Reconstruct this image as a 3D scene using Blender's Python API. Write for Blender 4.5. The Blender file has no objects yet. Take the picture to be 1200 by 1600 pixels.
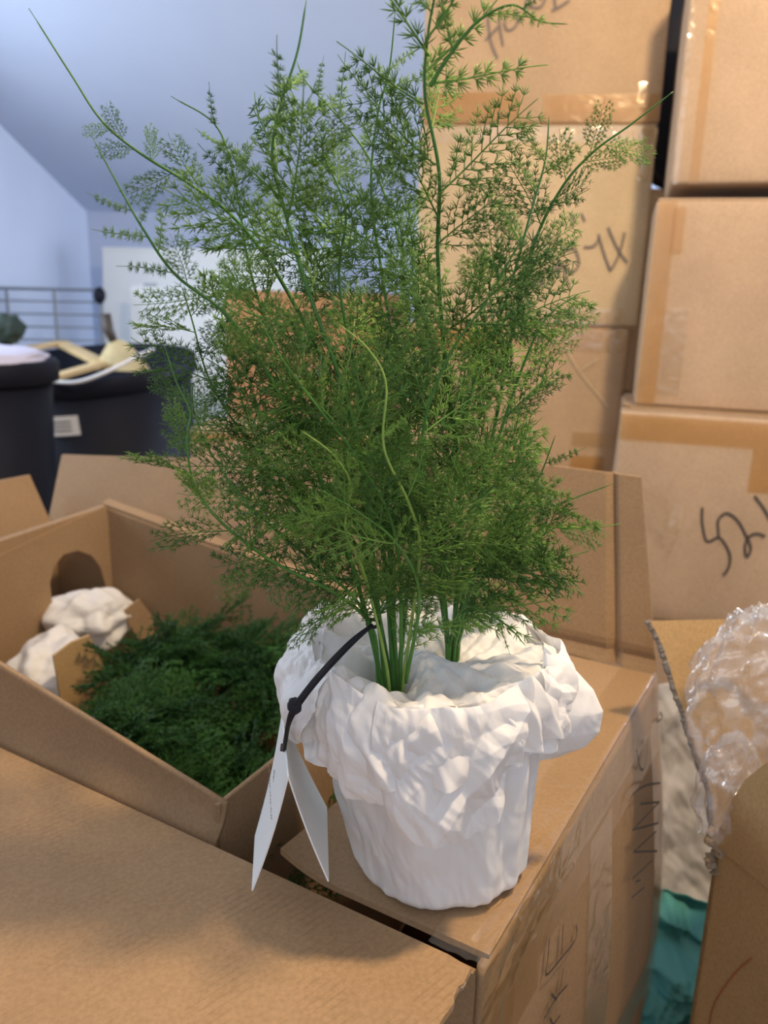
import bpy, bmesh, math, random
import numpy as np
from mathutils import Vector, Matrix, noise

random.seed(7); np.random.seed(7)
scene = bpy.context.scene
COL = scene.collection
V = Vector

# ------------------------------------------------------------------ camera
F_PX, PITCH, ROLL = 1250.0, math.radians(14.5), math.radians(1.5)
CAM = V((0, 0, 1.0))
FWD = V((0, math.cos(PITCH), -math.sin(PITCH)))
UP0 = V((0, math.sin(PITCH), math.cos(PITCH)))
RGT = V((1, 0, 0)) * math.cos(ROLL) + UP0 * math.sin(ROLL)
UPV = UP0 * math.cos(ROLL) - V((1, 0, 0)) * math.sin(ROLL)
cam_d = bpy.data.cameras.new('camera'); cam = bpy.data.objects.new('camera', cam_d); COL.objects.link(cam)
cam.matrix_world = Matrix(((RGT.x, UPV.x, -FWD.x, CAM.x), (RGT.y, UPV.y, -FWD.y, CAM.y), (RGT.z, UPV.z, -FWD.z, CAM.z), (0, 0, 0, 1)))
cam_d.sensor_fit = 'VERTICAL'; cam_d.sensor_height = 36; cam_d.sensor_width = 27
cam_d.lens = F_PX / 1600 * 36
cam_d.clip_start = 0.01; cam_d.clip_end = 60
cam_d.dof.use_dof = True; cam_d.dof.focus_distance = 0.465; cam_d.dof.aperture_fstop = 8.0
scene.camera = cam

# ------------------------------------------------------------------ world, light, exposure
w = bpy.data.worlds.new('world'); scene.world = w; w.use_nodes = True
bg = w.node_tree.nodes['Background']; bg.inputs[0].default_value = (0.62, 0.76, 1.0, 1); bg.inputs[1].default_value = 1.0
vs = scene.view_settings
vs.view_transform = 'Standard'; vs.look = 'None'; vs.gamma = 1; vs.use_curve_mapping = False; vs.exposure = 0.25

def area(name, loc, target, size, size_y, power, col):
    d = bpy.data.lights.new(name, 'AREA'); d.shape = 'RECTANGLE'; d.size = size; d.size_y = size_y; d.energy = power; d.color = col
    o = bpy.data.objects.new(name, d); COL.objects.link(o); o.location = loc
    o.rotation_euler = (V(target) - V(loc)).to_track_quat('-Z', 'Y').to_euler(); return o
# daylight through the side window (left, beside the camera), plus added fill lights right and rear
area('window_daylight', (-1.62, 1.75, 1.32), (0.6, 1.75, 1.55), 1.2, 0.7, 22, (0.74, 0.86, 1.0))
area('right_fill_light', (2.02, 3.0, 1.18), (-1.0, 2.5, 1.45), 1.0, 0.55, 40, (0.78, 0.88, 1.0))  # fill light added to even out the ceiling
area('rear_fill_light', (0.20, -1.00, 1.55), (0.1, 2.6, 1.75), 1.3, 0.9, 3.5, (0.90, 0.95, 1.0))  # fill light added behind the camera
LAMP = V((0.44, 0.42, 1.88))          # warm bulb of the ceiling lamp, built further down

# ------------------------------------------------------------------ geometry helpers
def ray(x, y): return FWD + RGT * ((x - 600) / F_PX) + UPV * ((800 - y) / F_PX)
def at(x, y, Y): d = ray(x, y); return CAM + d * (Y / d.y)
def onz(x, y, z): d = ray(x, y); return CAM + d * ((z - CAM.z) / d.z)
def onp(x, y, p, n): d = ray(x, y); return CAM + d * ((p - CAM).dot(n) / d.dot(n))

BU = V((math.cos(math.radians(-30)), math.sin(math.radians(-30)), 0))   # big box: along its front edge
BV = V((math.cos(math.radians(60)), math.sin(math.radians(60)), 0))     # big box: towards its back
BO = onz(757, 1505, 0.64)                                               # big box: front right top corner
def L(s, t, z): p = BO + BU * s + BV * t; p.z = z; return p

class MB:
    def __init__(self): self.v = []; self.f = []
    def add(self, vs_, fs):
        n = len(self.v); self.v += [V(p) for p in vs_]; self.f += [tuple(i + n for i in f) for f in fs]; return self
    def prism(self, poly, off):
        off = V(off); n = len(poly); a = [V(p) for p in poly]
        self.add(a + [p + off for p in a], [tuple(range(n))[::-1], tuple(range(n, 2 * n))] + [(i, (i + 1) % n, n + (i + 1) % n, n + i) for i in range(n)])
        return self
    def box(self, o, a, b, c):
        o, a, b, c = V(o), V(a), V(b), V(c); return self.prism([o, o + a, o + a + b, o + b], c)
    def tube(self, pts, rad, n=6, cap=True):
        pts = [V(p) for p in pts]; m = len(pts)
        if not hasattr(rad, '__len__'): rad = [rad] * m
        prev = None; vs_ = []; fs = []
        for i, p in enumerate(pts):
            t = (pts[min(i + 1, m - 1)] - pts[max(i - 1, 0)]).normalized()
            if prev is None:
                prev = t.orthogonal().normalized()
            prev = (prev - t * prev.dot(t)).normalized(); b = t.cross(prev)
            for k in range(n):
                a = 2 * math.pi * k / n; vs_.append(p + (prev * math.cos(a) + b * math.sin(a)) * rad[i])
        for i in range(m - 1):
            for k in range(n):
                k2 = (k + 1) % n; fs.append((i * n + k, i * n + k2, (i + 1) * n + k2, (i + 1) * n + k))
        if cap: fs += [tuple(range(n))[::-1], tuple(range((m - 1) * n, m * n))]
        return self.add(vs_, fs)
    def grid(self, fn, nu, nv, closed_u=False):
        n0 = len(self.v); self.v += [V(fn(i / nu, j / nv)) for j in range(nv + 1) for i in range(nu + (0 if closed_u else 1))]
        wd = nu if closed_u else nu + 1
        for j in range(nv):
            for i in range(nu):
                i2 = (i + 1) % wd
                self.f.append((n0 + j * wd + i, n0 + j * wd + i2, n0 + (j + 1) * wd + i2, n0 + (j + 1) * wd + i))
        return self

def root_loc(p):
    r = p
    while r.parent: r = r.parent
    return r.location.copy()
def obj(name, mb, mat, parent=None, smooth=False, loc=None, bevel=0, seg=2):
    base = root_loc(parent) if parent else (V(loc) if loc is not None else V((0, 0, 0)))
    me = bpy.data.meshes.new(name); me.from_pydata([tuple(p - base) for p in mb.v], [], mb.f)
    bm = bmesh.new(); bm.from_mesh(me); bmesh.ops.recalc_face_normals(bm, faces=bm.faces)
    if bevel: bmesh.ops.bevel(bm, geom=bm.edges[:], offset=bevel, segments=seg, affect='EDGES', profile=0.5)
    bm.to_mesh(me); bm.free()
    if smooth: me.polygons.foreach_set('use_smooth', [True] * len(me.polygons))
    me.materials.append(mat); me.update()
    o = bpy.data.objects.new(name, me); COL.objects.link(o)
    if parent: o.parent = parent
    else: o.location = base
    return o
def tag(o, label, cat, group=None, kind=None):
    if label: o['label'] = label
    if cat: o['category'] = cat
    if group: o['group'] = group
    if kind: o['kind'] = kind
    return o
def thing(name, label, cat, loc, group=None):
    o = bpy.data.objects.new(name, None); o.empty_display_size = 0.05; COL.objects.link(o); o.location = loc
    return tag(o, label, cat, group)
def struct(name, mb, mat, **k): return tag(obj(name, mb, mat, **k), None, None, None, 'structure')

def spline(pts, n):
    pts = [V(p) for p in pts]; P = [pts[0] * 2 - pts[1]] + pts + [pts[-1] * 2 - pts[-2]]
    seg = len(pts) - 1; out = []
    for i in range(n + 1):
        x = i / n * seg; k = min(int(x), seg - 1); t = x - k
        a, b, c, d = P[k:k + 4]
        out.append(0.5 * ((2 * b) + (c - a) * t + (2 * a - 5 * b + 4 * c - d) * t * t + (3 * b - a - 3 * c + d) * t ** 3))
    return out
def strokes(name, lines, p0, n, width, mat, parent, lift=0.0006):
    """handwriting: flat ribbons lying on the face through p0 with normal n"""
    mb = MB(); n = n.normalized()
    for ln in lines:
        pts = [onp(x, y, p0 + n * lift, n) for x, y in ln]
        pts = spline(pts, max(2, 5 * (len(pts) - 1)))
        a = []; b = []
        for i, p in enumerate(pts):
            t = (pts[min(i + 1, len(pts) - 1)] - pts[max(i - 1, 0)]).normalized(); s = t.cross(n) * width / 2
            a.append(p + s); b.append(p - s)
        m = len(pts)
        mb.add(a + b, [(i, i + 1, m + i + 1, m + i) for i in range(m - 1)])
    return obj(name, mb, mat, parent)

def lin(u, a, b): return a + (b - a) * u
def sheet(fn, nu, nv, thick, dirv=(0, 0, -1)):
    mb = MB(); mb.grid(fn, nu, nv); wd = nu + 1; n = len(mb.v); dv = V(dirv) * thick
    mb.v += [p + dv for p in mb.v[:n]]; mb.f += [tuple(i + n for i in f)[::-1] for f in mb.f[:]]
    e = [i for i in range(wd)] + [j * wd + nu for j in range(1, nv + 1)] + [nv * wd + i for i in range(nu - 1, -1, -1)] + [j * wd for j in range(nv - 1, 0, -1)]
    for k in range(len(e)): a, b = e[k], e[(k + 1) % len(e)]; mb.f.append((a, b, b + n, a + n))
    return mb

# ------------------------------------------------------------------ materials
def newmat(name):
    m = bpy.data.materials.new(name); m.use_nodes = True; nt = m.node_tree; nt.nodes.clear()
    out = nt.nodes.new('ShaderNodeOutputMaterial'); return m, nt, out
def N(nt, typ, **k):
    n = nt.nodes.new(typ)
    for a, b in k.items():
        if a.startswith('i_'): n.inputs[a[2:].replace('_', ' ')].default_value = b
        else: setattr(n, a, b)
    return n
def ramp(nt, src, stops):
    r = nt.nodes.new('ShaderNodeValToRGB'); e = r.color_ramp.elements
    while len(e) < len(stops): e.new(0.5)
    for x, (p, c) in zip(e, stops): x.position = p; x.color = (*c, 1)
    nt.links.new(src, r.inputs[0]); return r.outputs[0]
def shade(c, k): return tuple(min(1, x * k) for x in c)

def cardboard(name, col, flute=None, fdir=0.0, rough=0.75, bump=0.12):
    m, nt, out = newmat(name); b = N(nt, 'ShaderNodeBsdfPrincipled'); b.inputs['Roughness'].default_value = rough
    b.inputs['Specular IOR Level'].default_value = 0.2
    tc = N(nt, 'ShaderNodeTexCoord')
    n1 = N(nt, 'ShaderNodeTexNoise', i_Scale=6.0, i_Detail=5.0, i_Roughness=0.6); nt.links.new(tc.outputs['Object'], n1.inputs['Vector'])
    n2 = N(nt, 'ShaderNodeTexNoise', i_Scale=350.0, i_Detail=3.0); nt.links.new(tc.outputs['Object'], n2.inputs['Vector'])
    c1 = ramp(nt, n1.outputs[0], [(0.3, shade(col, 0.88)), (0.7, shade(col, 1.08))])
    c2 = ramp(nt, n2.outputs[0], [(0.3, (0.86, 0.85, 0.83)), (0.7, (1.06, 1.06, 1.06))])
    mx = N(nt, 'ShaderNodeMix', data_type='RGBA', blend_type='MULTIPLY'); mx.inputs[0].default_value = 1
    nt.links.new(c1, mx.inputs[6]); nt.links.new(c2, mx.inputs[7]); col_out = mx.outputs[2]
    h = n2.outputs[0]
    if flute:
        mp = N(nt, 'ShaderNodeMapping'); mp.inputs['Rotation'].default_value = (0, 0, fdir); nt.links.new(tc.outputs['Object'], mp.inputs['Vector'])
        nd = N(nt, 'ShaderNodeTexNoise', i_Scale=30.0); nt.links.new(tc.outputs['Object'], nd.inputs['Vector'])
        wv = N(nt, 'ShaderNodeTexWave', i_Scale=flute, i_Distortion=0.6, i_Detail=1.0); wv.bands_direction = 'X'; nt.links.new(mp.outputs[0], wv.inputs['Vector'])
        # broken, faint flute lines (colour slightly darker along the wave bands)
        mr = N(nt, 'ShaderNodeMath', operation='MULTIPLY'); nt.links.new(wv.outputs['Fac'], mr.inputs[0]); nt.links.new(nd.outputs[0], mr.inputs[1])
        c3 = ramp(nt, mr.outputs[0], [(0.46, (1, 1, 1)), (0.62, (0.90, 0.88, 0.86))])
        m3 = N(nt, 'ShaderNodeMix', data_type='RGBA', blend_type='MULTIPLY'); m3.inputs[0].default_value = 1
        nt.links.new(col_out, m3.inputs[6]); nt.links.new(c3, m3.inputs[7]); col_out = m3.outputs[2]
        ad = N(nt, 'ShaderNodeMath', operation='MULTIPLY_ADD'); ad.inputs[1].default_value = 0.35; nt.links.new(wv.outputs['Fac'], ad.inputs[0]); nt.links.new(n2.outputs[0], ad.inputs[2]); h = ad.outputs[0]
    bp = N(nt, 'ShaderNodeBump'); bp.inputs['Strength'].default_value = bump; bp.inputs['Distance'].default_value = 0.0012
    nt.links.new(h, bp.inputs['Height']); nt.links.new(bp.outputs[0], b.inputs['Normal'])
    nt.links.new(col_out, b.inputs['Base Color']); nt.links.new(b.outputs[0], out.inputs[0]); return m

def plain(name, col, rough=0.5, var=0.08, scale=8.0, spec=0.5, metal=0.0, bump=0.0):
    m, nt, out = newmat(name); b = N(nt, 'ShaderNodeBsdfPrincipled'); b.inputs['Roughness'].default_value = rough
    b.inputs['Specular IOR Level'].default_value = spec; b.inputs['Metallic'].default_value = metal
    tc = N(nt, 'ShaderNodeTexCoord'); n1 = N(nt, 'ShaderNodeTexNoise', i_Scale=scale, i_Detail=4.0); nt.links.new(tc.outputs['Object'], n1.inputs['Vector'])
    c = ramp(nt, n1.outputs[0], [(0.3, shade(col, 1 - var)), (0.7, shade(col, 1 + var))]); nt.links.new(c, b.inputs['Base Color'])
    if bump:
        bp = N(nt, 'ShaderNodeBump'); bp.inputs['Strength'].default_value = bump; bp.inputs['Distance'].default_value = 0.002
        nt.links.new(n1.outputs[0], bp.inputs['Height']); nt.links.new(bp.outputs[0], b.inputs['Normal'])
    nt.links.new(b.outputs[0], out.inputs[0]); return m

def paper(name, col, trans=0.3, bump=0.5, scale=90.0):
    m, nt, out = newmat(name); b = N(nt, 'ShaderNodeBsdfPrincipled'); b.inputs['Roughness'].default_value = 0.55; b.inputs['Base Color'].default_value = (*col, 1)
    b.inputs['Specular IOR Level'].default_value = 0.3
    t = N(nt, 'ShaderNodeBsdfTranslucent'); t.inputs[0].default_value = (*col, 1)
    tc = N(nt, 'ShaderNodeTexCoord')
    mp = N(nt, 'ShaderNodeMapping'); mp.inputs['Scale'].default_value = (1, 1, 0.45); nt.links.new(tc.outputs['Object'], mp.inputs['Vector'])
    nd = N(nt, 'ShaderNodeTexNoise', i_Scale=25.0, i_Detail=3.0); nt.links.new(tc.outputs['Object'], nd.inputs['Vector'])
    va = N(nt, 'ShaderNodeMix', data_type='VECTOR'); va.inputs[0].default_value = 0.03
    nt.links.new(mp.outputs[0], va.inputs[4]); nt.links.new(nd.outputs['Color'], va.inputs[5])
    vo = N(nt, 'ShaderNodeTexVoronoi', feature='DISTANCE_TO_EDGE', i_Scale=scale); nt.links.new(va.outputs[1], vo.inputs['Vector'])
    v2 = N(nt, 'ShaderNodeTexVoronoi', i_Scale=scale * 0.5); nt.links.new(va.outputs[1], v2.inputs['Vector'])
    rg = N(nt, 'ShaderNodeTexNoise', noise_type='RIDGED_MULTIFRACTAL', i_Scale=scale * .35, i_Detail=3.0); nt.links.new(va.outputs[1], rg.inputs['Vector'])
    ad = N(nt, 'ShaderNodeMath', operation='MULTIPLY_ADD'); ad.inputs[1].default_value = 0.35; nt.links.new(rg.outputs[0], ad.inputs[0]); nt.links.new(v2.outputs['Distance'], ad.inputs[2])
    bp = N(nt, 'ShaderNodeBump'); bp.inputs['Strength'].default_value = bump; bp.inputs['Distance'].default_value = 0.004
    nt.links.new(ad.outputs[0], bp.inputs['Height']); nt.links.new(bp.outputs[0], b.inputs['Normal']); nt.links.new(bp.outputs[0], t.inputs['Normal'])
    mx = N(nt, 'ShaderNodeMixShader'); mx.inputs[0].default_value = trans
    nt.links.new(b.outputs[0], mx.inputs[1]); nt.links.new(t.outputs[0], mx.inputs[2]); nt.links.new(mx.outputs[0], out.inputs[0]); return m

def film(name, tint, gloss, haze, rough=0.12, bump=0.3, scale=60.0, hazecol=(0.9, 0.9, 0.9)):
    """thin clear film: see-through, a little milky, with gloss"""
    m, nt, out = newmat(name)
    tr = N(nt, 'ShaderNodeBsdfTransparent'); tr.inputs[0].default_value = (*tint, 1)
    gl = N(nt, 'ShaderNodeBsdfGlossy'); gl.inputs['Roughness'].default_value = rough; gl.inputs['Color'].default_value = (1, 1, 1, 1)
    df = N(nt, 'ShaderNodeBsdfDiffuse'); df.inputs[0].default_value = (*hazecol, 1)
    tc = N(nt, 'ShaderNodeTexCoord'); n1 = N(nt, 'ShaderNodeTexNoise', i_Scale=scale, i_Detail=4.0, i_Distortion=0.8); nt.links.new(tc.outputs['Object'], n1.inputs['Vector'])
    bp = N(nt, 'ShaderNodeBump'); bp.inputs['Strength'].default_value = bump; bp.inputs['Distance'].default_value = 0.003; nt.links.new(n1.outputs[0], bp.inputs['Height'])
    nt.links.new(bp.outputs[0], gl.inputs['Normal'])
    lf_ = N(nt, 'ShaderNodeLayerWeight'); lw = N(nt, 'ShaderNodeMath', operation='POWER'); lw.inputs[1].default_value = 4.0; nt.links.new(lf_.outputs['Facing'], lw.inputs[0])
    ma = N(nt, 'ShaderNodeMath', operation='MULTIPLY_ADD', use_clamp=True); ma.inputs[1].default_value = 0.6; ma.inputs[2].default_value = gloss; nt.links.new(lw.outputs[0], ma.inputs[0])
    m1 = N(nt, 'ShaderNodeMixShader'); m1.inputs[0].default_value = haze; nt.links.new(tr.outputs[0], m1.inputs[1]); nt.links.new(df.outputs[0], m1.inputs[2])
    m2 = N(nt, 'ShaderNodeMixShader'); nt.links.new(ma.outputs[0], m2.inputs[0]); nt.links.new(m1.outputs[0], m2.inputs[1]); nt.links.new(gl.outputs[0], m2.inputs[2])
    nt.links.new(m2.outputs[0], out.inputs[0]); return m

def foliage(name, dark, light, rough=0.42, trans=0.24):
    m, nt, out = newmat(name); b = N(nt, 'ShaderNodeBsdfPrincipled'); b.inputs['Roughness'].default_value = rough; b.inputs['Specular IOR Level'].default_value = 0.3
    oi = N(nt, 'ShaderNodeObjectInfo'); tc = N(nt, 'ShaderNodeTexCoord')
    n1 = N(nt, 'ShaderNodeTexNoise', i_Scale=90.0, i_Detail=2.0); nt.links.new(tc.outputs['Object'], n1.inputs['Vector'])
    ma = N(nt, 'ShaderNodeMath', operation='MULTIPLY_ADD', use_clamp=True); ma.inputs[1].default_value = 0.65; nt.links.new(n1.outputs[0], ma.inputs[0])
    m0 = N(nt, 'ShaderNodeMath', operation='MULTIPLY_ADD'); m0.inputs[1].default_value = 0.7; m0.inputs[2].default_value = -0.18; nt.links.new(oi.outputs['Random'], m0.inputs[0]); nt.links.new(m0.outputs[0], ma.inputs[2])
    c = ramp(nt, ma.outputs[0], [(0.0, dark), (1.0, light)]); nt.links.new(c, b.inputs['Base Color'])
    t = N(nt, 'ShaderNodeBsdfTranslucent'); nt.links.new(c, t.inputs[0])
    mx = N(nt, 'ShaderNodeMixShader'); mx.inputs[0].default_value = trans; nt.links.new(b.outputs[0], mx.inputs[1]); nt.links.new(t.outputs[0], mx.inputs[2])
    nt.links.new(mx.outputs[0], out.inputs[0]); return m

M = {}
M['wall'] = plain('periwinkle_paint', (0.56, 0.635, 0.80), 0.7, 0.03, 3.0, 0.25)
M['floor'] = plain('floor_boards', (0.38, 0.29, 0.20), 0.6, 0.15, 5.0)
M['white_board'] = plain('white_board', (0.80, 0.83, 0.82), 0.5, 0.03, 4.0)
M['card_a'] = cardboard('kraft_board', (0.35, 0.222, 0.115), flute=62, fdir=math.radians(46))
M['card_in'] = cardboard('kraft_board_plain', (0.335, 0.217, 0.118))
M['card_stack'] = cardboard('kraft_board_pale', (0.49, 0.342, 0.21))
M['card_cream'] = cardboard('kraft_board_cream', (0.58, 0.445, 0.275))
M['card_pink'] = cardboard('kraft_board_rosy', (0.49, 0.352, 0.235))
M['card_red'] = cardboard('kraft_board_reddish', (0.47, 0.265, 0.135))
M['card_yel'] = cardboard('kraft_board_yellow', (0.44, 0.285, 0.13))
M['edge'] = cardboard('cut_board_edge', (0.33, 0.25, 0.17), bump=0.6)
M['edge_grey'] = cardboard('cut_board_edge_grey', (0.22, 0.19, 0.16), bump=0.6)
M['tissue'] = paper('white_tissue', (0.90, 0.88, 0.85), 0.25, 0.32, 60)
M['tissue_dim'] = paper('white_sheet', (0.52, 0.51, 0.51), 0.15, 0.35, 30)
M['teal'] = paper('teal_sheet', (0.10, 0.36, 0.35), 0.25, 0.5, 25)
M['tape'] = film('clear_packing_tape', (0.98, 0.95, 0.88), 0.06, 0.03, 0.11, 0.5, 45, (0.8, 0.68, 0.48))
M['tape_tan'] = film('aged_packing_tape', (0.965, 0.90, 0.78), 0.02, 0.04, 0.2, 0.3, 40, (0.75, 0.55, 0.3))
M['bag'] = film('clear_plastic_bag', (0.97, 0.97, 0.97), 0.10, 0.12, 0.10, 0.9, 45, (0.9, 0.9, 0.92))
M['black_plastic'] = plain('black_plastic', (0.009, 0.011, 0.020), 0.6, 0.3, 6.0, 0.2)
M['ink'] = plain('marker_ink', (0.055, 0.045, 0.04), 0.7, 0.1)
M['ink_grey'] = plain('grey_marker_ink', (0.16, 0.13, 0.11), 0.7, 0.1)
M['ink_red'] = plain('red_pen', (0.35, 0.10, 0.04), 0.7, 0.1)
M['needles'] = foliage('fern_needles', (0.030, 0.115, 0.020), (0.27, 0.47, 0.085))
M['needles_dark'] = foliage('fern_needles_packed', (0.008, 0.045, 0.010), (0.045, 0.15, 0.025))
M['stem'] = foliage('fern_stem', (0.035, 0.13, 0.022), (0.10, 0.24, 0.045), 0.4, 0.05)
M['tendril'] = foliage('fern_young_shoot', (0.22, 0.36, 0.06), (0.42, 0.55, 0.16), 0.4, 0.1)
M['cord'] = plain('black_cord', (0.008, 0.009, 0.014), 0.8, 0.3, 200)
M['card_white'] = plain('white_card', (0.80, 0.82, 0.80), 0.5, 0.02)
M['steel'] = plain('grey_wire', (0.22, 0.24, 0.27), 0.4, 0.1, 10, 0.5, 0.6)
M['wood'] = plain('pale_wood', (0.62, 0.45, 0.22), 0.5, 0.1, 20)
M['canvas'] = plain('cream_straw', (0.52, 0.42, 0.22), 0.7, 0.2, 30)
M['dark_wood'] = plain('dark_handle', (0.06, 0.045, 0.035), 0.5, 0.1)
M['label'] = plain('white_label', (0.82, 0.83, 0.84), 0.5, 0.02)
M['brass'] = plain('lamp_metal', (0.5, 0.42, 0.3), 0.35, 0.05, 5, 0.5, 0.8)

# ------------------------------------------------------------------ room
YAW = math.radians(-6); EX = V((math.cos(YAW), math.sin(YAW), 0)); EY = V((-math.sin(YAW), math.cos(YAW), 0))
K = at(135, 330, 3.8); KZ = K.z; K0 = V((K.x, K.y, 0))
e = onp(0, 195, K, EX); SL = (e.z - KZ) / ((K - e).dot(EY))
RW, RD = 3.6, 5.0
def R(x, y, z): p = K0 + EX * x - EY * y; p.z = z; return p       # room frame: x along the back wall, y from it towards the camera
Zc = lambda y: KZ + SL * y
th = 0.08
struct('floor', MB().prism([R(-th, -th, 0), R(RW + th, -th, 0), R(RW + th, RD + th, 0), R(-th, RD + th, 0)], (0, 0, -0.05)), M['floor'])
struct('wall_back', MB().prism([R(0, 0, 0), R(RW, 0, 0), R(RW, 0, KZ), R(0, 0, KZ)], EY * th), M['wall'])
struct('ceiling', MB().prism([R(-th, -th, Zc(-th)), R(RW + th, -th, Zc(-th)), R(RW + th, RD + th, Zc(RD + th)), R(-th, RD + th, Zc(RD + th))], (0, 0, 0.06)), M['wall'])
def wall_with_window(name, P, ax, n_out, w0, w1, z0, z1, x0, x1, ztop):
    """wall of four pieces around an opening; P(x,z) gives its inner face"""
    mb = MB()
    for xa, xb, za, zb in ((x0, w0, 0, None), (w1, x1, 0, None), (w0, w1, 0, z0), (w0, w1, z1, None)):
        mb.prism([P(xa, za), P(xb, za), P(xb, ztop(xb) if zb is None else zb), P(xa, ztop(xa) if zb is None else zb)], n_out * th)
    struct(name, mb, M['wall'])
WL = (1.25, 2.55, 0.9, 1.65)
wall_with_window('wall_left', lambda x, z: R(0, x, z), None, -EX, *WL, 0, RD, Zc)
WT = (0.35, 1.5, 0.85, 1.45)
wall_with_window('wall_right', lambda x, z: R(RW, x, z), None, EX, *WT, 0, RD, Zc)
WR = (0.9, 2.4, 1.0, 2.05)
wall_with_window('wall_rear', lambda x, z: R(x, RD, z), None, -EY, *WR, 0, RW, lambda x: Zc(RD))
def window(name, P, n_out, w):
    a0, a1, z0, z1 = w; mb = MB(); fw = 0.05
    for xa, xb, za, zb in ((a0, a0 + fw, z0, z1), (a1 - fw, a1, z0, z1), (a0, a1, z0, z0 + fw), (a0, a1, z1 - fw, z1), ((a0 + a1) / 2 - .015, (a0 + a1) / 2 + .015, z0, z1)):
        mb.prism([P(xa, za), P(xb, za), P(xb, zb), P(xa, zb)], n_out * 0.05)
    fr = struct(name, mb, M['white_board'])
    pane = MB().prism([P(a0 + fw, z0 + fw) + n_out * .02, P(a1 - fw, z0 + fw) + n_out * .02, P(a1 - fw, z1 - fw) + n_out * .02, P(a0 + fw, z1 - fw) + n_out * .02], n_out * 0.004)
    obj('window_pane', pane, film('window_glass', (1, 1, 1), 0.02, 0.0, 0.02, 0.0), fr)
window('window_1', lambda x, z: R(0, x, z), -EX, WL)
window('added_window_right', lambda x, z: R(RW, x, z), EX, WT)  # unseen window, added behind the stacks to go with the ceiling fill
window('added_window_rear', lambda x, z: R(x, RD, z), -EY, WR)  # unseen window, added to go with the rear fill light

# ceiling lamp above the boxes (out of frame): rose, rod, holder and the warm bulb
zc = Zc((K - LAMP).dot(EY))
lamp = thing('ceiling_lamp', 'small metal ceiling lamp with a bare warm bulb above the boxes', 'lamp', (LAMP.x, LAMP.y, zc))
obj('ceiling_rose', MB().tube([V((LAMP.x, LAMP.y, zc + .01)), V((LAMP.x, LAMP.y, zc - .03))], [0.06, 0.045], 20), M['brass'], lamp)
obj('rod', MB().tube([V((LAMP.x, LAMP.y, zc - .02)), V((LAMP.x, LAMP.y, LAMP.z + .09))], 0.006, 8), M['brass'], lamp)
obj('bulb_holder', MB().tube([V((LAMP.x, LAMP.y, LAMP.z + .12)), V((LAMP.x, LAMP.y, LAMP.z + .065))], [0.016, 0.02], 14), M['brass'], lamp)
ld = bpy.data.lights.new('bulb_light', 'POINT'); ld.energy = 56; ld.color = (1.0, 0.75, 0.47); ld.shadow_soft_size = 0.05
lo = bpy.data.objects.new('bulb_light', ld); COL.objects.link(lo); lo.location = LAMP

# ------------------------------------------------------------------ cardboard cartons of the stacks
def dented(o, a, b, c, nu=14, amp=0.0025, seed=0, r=0.006):
    """rounded, slightly dented closed carton: o corner, edge vectors a, b, c"""
    o, a, b, c = V(o), V(a), V(b), V(c); bm = bmesh.new()
    bmesh.ops.create_cube(bm, size=1)
    la, lb, lc = a.length, b.length, c.length
    for v in bm.verts: v.co = V(((v.co.x + .5) * la, (v.co.y + .5) * lb, (v.co.z + .5) * lc))
    bmesh.ops.bevel(bm, geom=bm.edges[:], offset=r, segments=2, affect='EDGES', profile=0.5)
    bmesh.ops.subdivide_edges(bm, edges=[e for e in bm.edges if e.calc_length() > 0.08], cuts=nu, use_grid_fill=True)
    for v in bm.verts:
        p = v.co; ctr = V((la, lb, lc)) / 2; d = p - ctr
        f = [1 - abs(d[i]) / (V((la, lb, lc))[i] / 2) for i in range(3)]
        m = sorted(f)[1]            # 0 at edges, growing inside a face
        k = amp * noise.noise(p * 9 + V((seed * 7.1, 3, 1))) * min(1, .25 + 2.5 * m) + amp * 0.9 * m
        ax = min(range(3), key=lambda i: f[i]); n = V((0, 0, 0)); n[ax] = 1 if d[ax] > 0 else -1
        v.co = p + n * k
    mb = MB(); au, bu, cu = a.normalized(), b.normalized(), c.normalized(); bm.verts.index_update()
    mb.v = [o + au * v.co.x + bu * v.co.y + cu * v.co.z for v in bm.verts]; mb.f = [tuple(v.index for v in f.verts) for f in bm.faces]
    bm.free(); return mb
class Carton:
    def __init__(self, label, o, ang, wd, dp, h, mat, tilt=0.0, seed=0, group=None, r=0.006):
        self.a = V((math.cos(ang), math.sin(ang), math.tan(tilt))).normalized()
        self.b = V((-math.sin(ang), math.cos(ang), 0)); self.c = self.a.cross(self.b).normalized()
        self.o, self.w, self.d, self.h = V(o), wd, dp, h
        base = V(o) + self.a * wd / 2 + self.b * dp / 2
        self.t = thing('cardboard_box', label, 'box', base, group)
        self.body = obj('body', dented(o, self.a * wd, self.b * dp, self.c * h, seed=seed, r=r), mat, self.t, True)
        g = 0.003                                              # the two closing flaps on top, meeting in a seam
        for y0, y1 in ((0.004, dp / 2 - g), (dp / 2 + g, dp - 0.004)):
            obj('flap', MB().box(self.P(0.004, h + .0004, y0), self.a * (wd - .008), self.b * (y1 - y0), self.c * 0.0032), mat, self.t)
    def P(self, x, z, y=0.0): return self.o + self.a * x + self.c * z + self.b * y
    def front(self, x0, z0, x1, z1, mat, name='tape', lift=0.0032):
        return obj(name, MB().box(self.P(x0, z0, -lift), self.a * (x1 - x0), self.c * (z1 - z0), self.b * -0.0005), mat, self.t)
    def side(self, y0, z0, y1, z1, mat, left=True, lift=0.0032, name='tape'):
        x = -lift if left else self.w + lift
        return obj(name, MB().box(self.P(x, z0, y0), self.b * (y1 - y0), self.c * (z1 - z0), self.a * (-0.0005 if left else 0.0005)), mat, self.t)
    def write(self, lines, width, mat): return strokes('handwriting', lines, self.P(0, 0, -0.0042), -self.b, width, mat, self.t, 0.0004)

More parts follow.
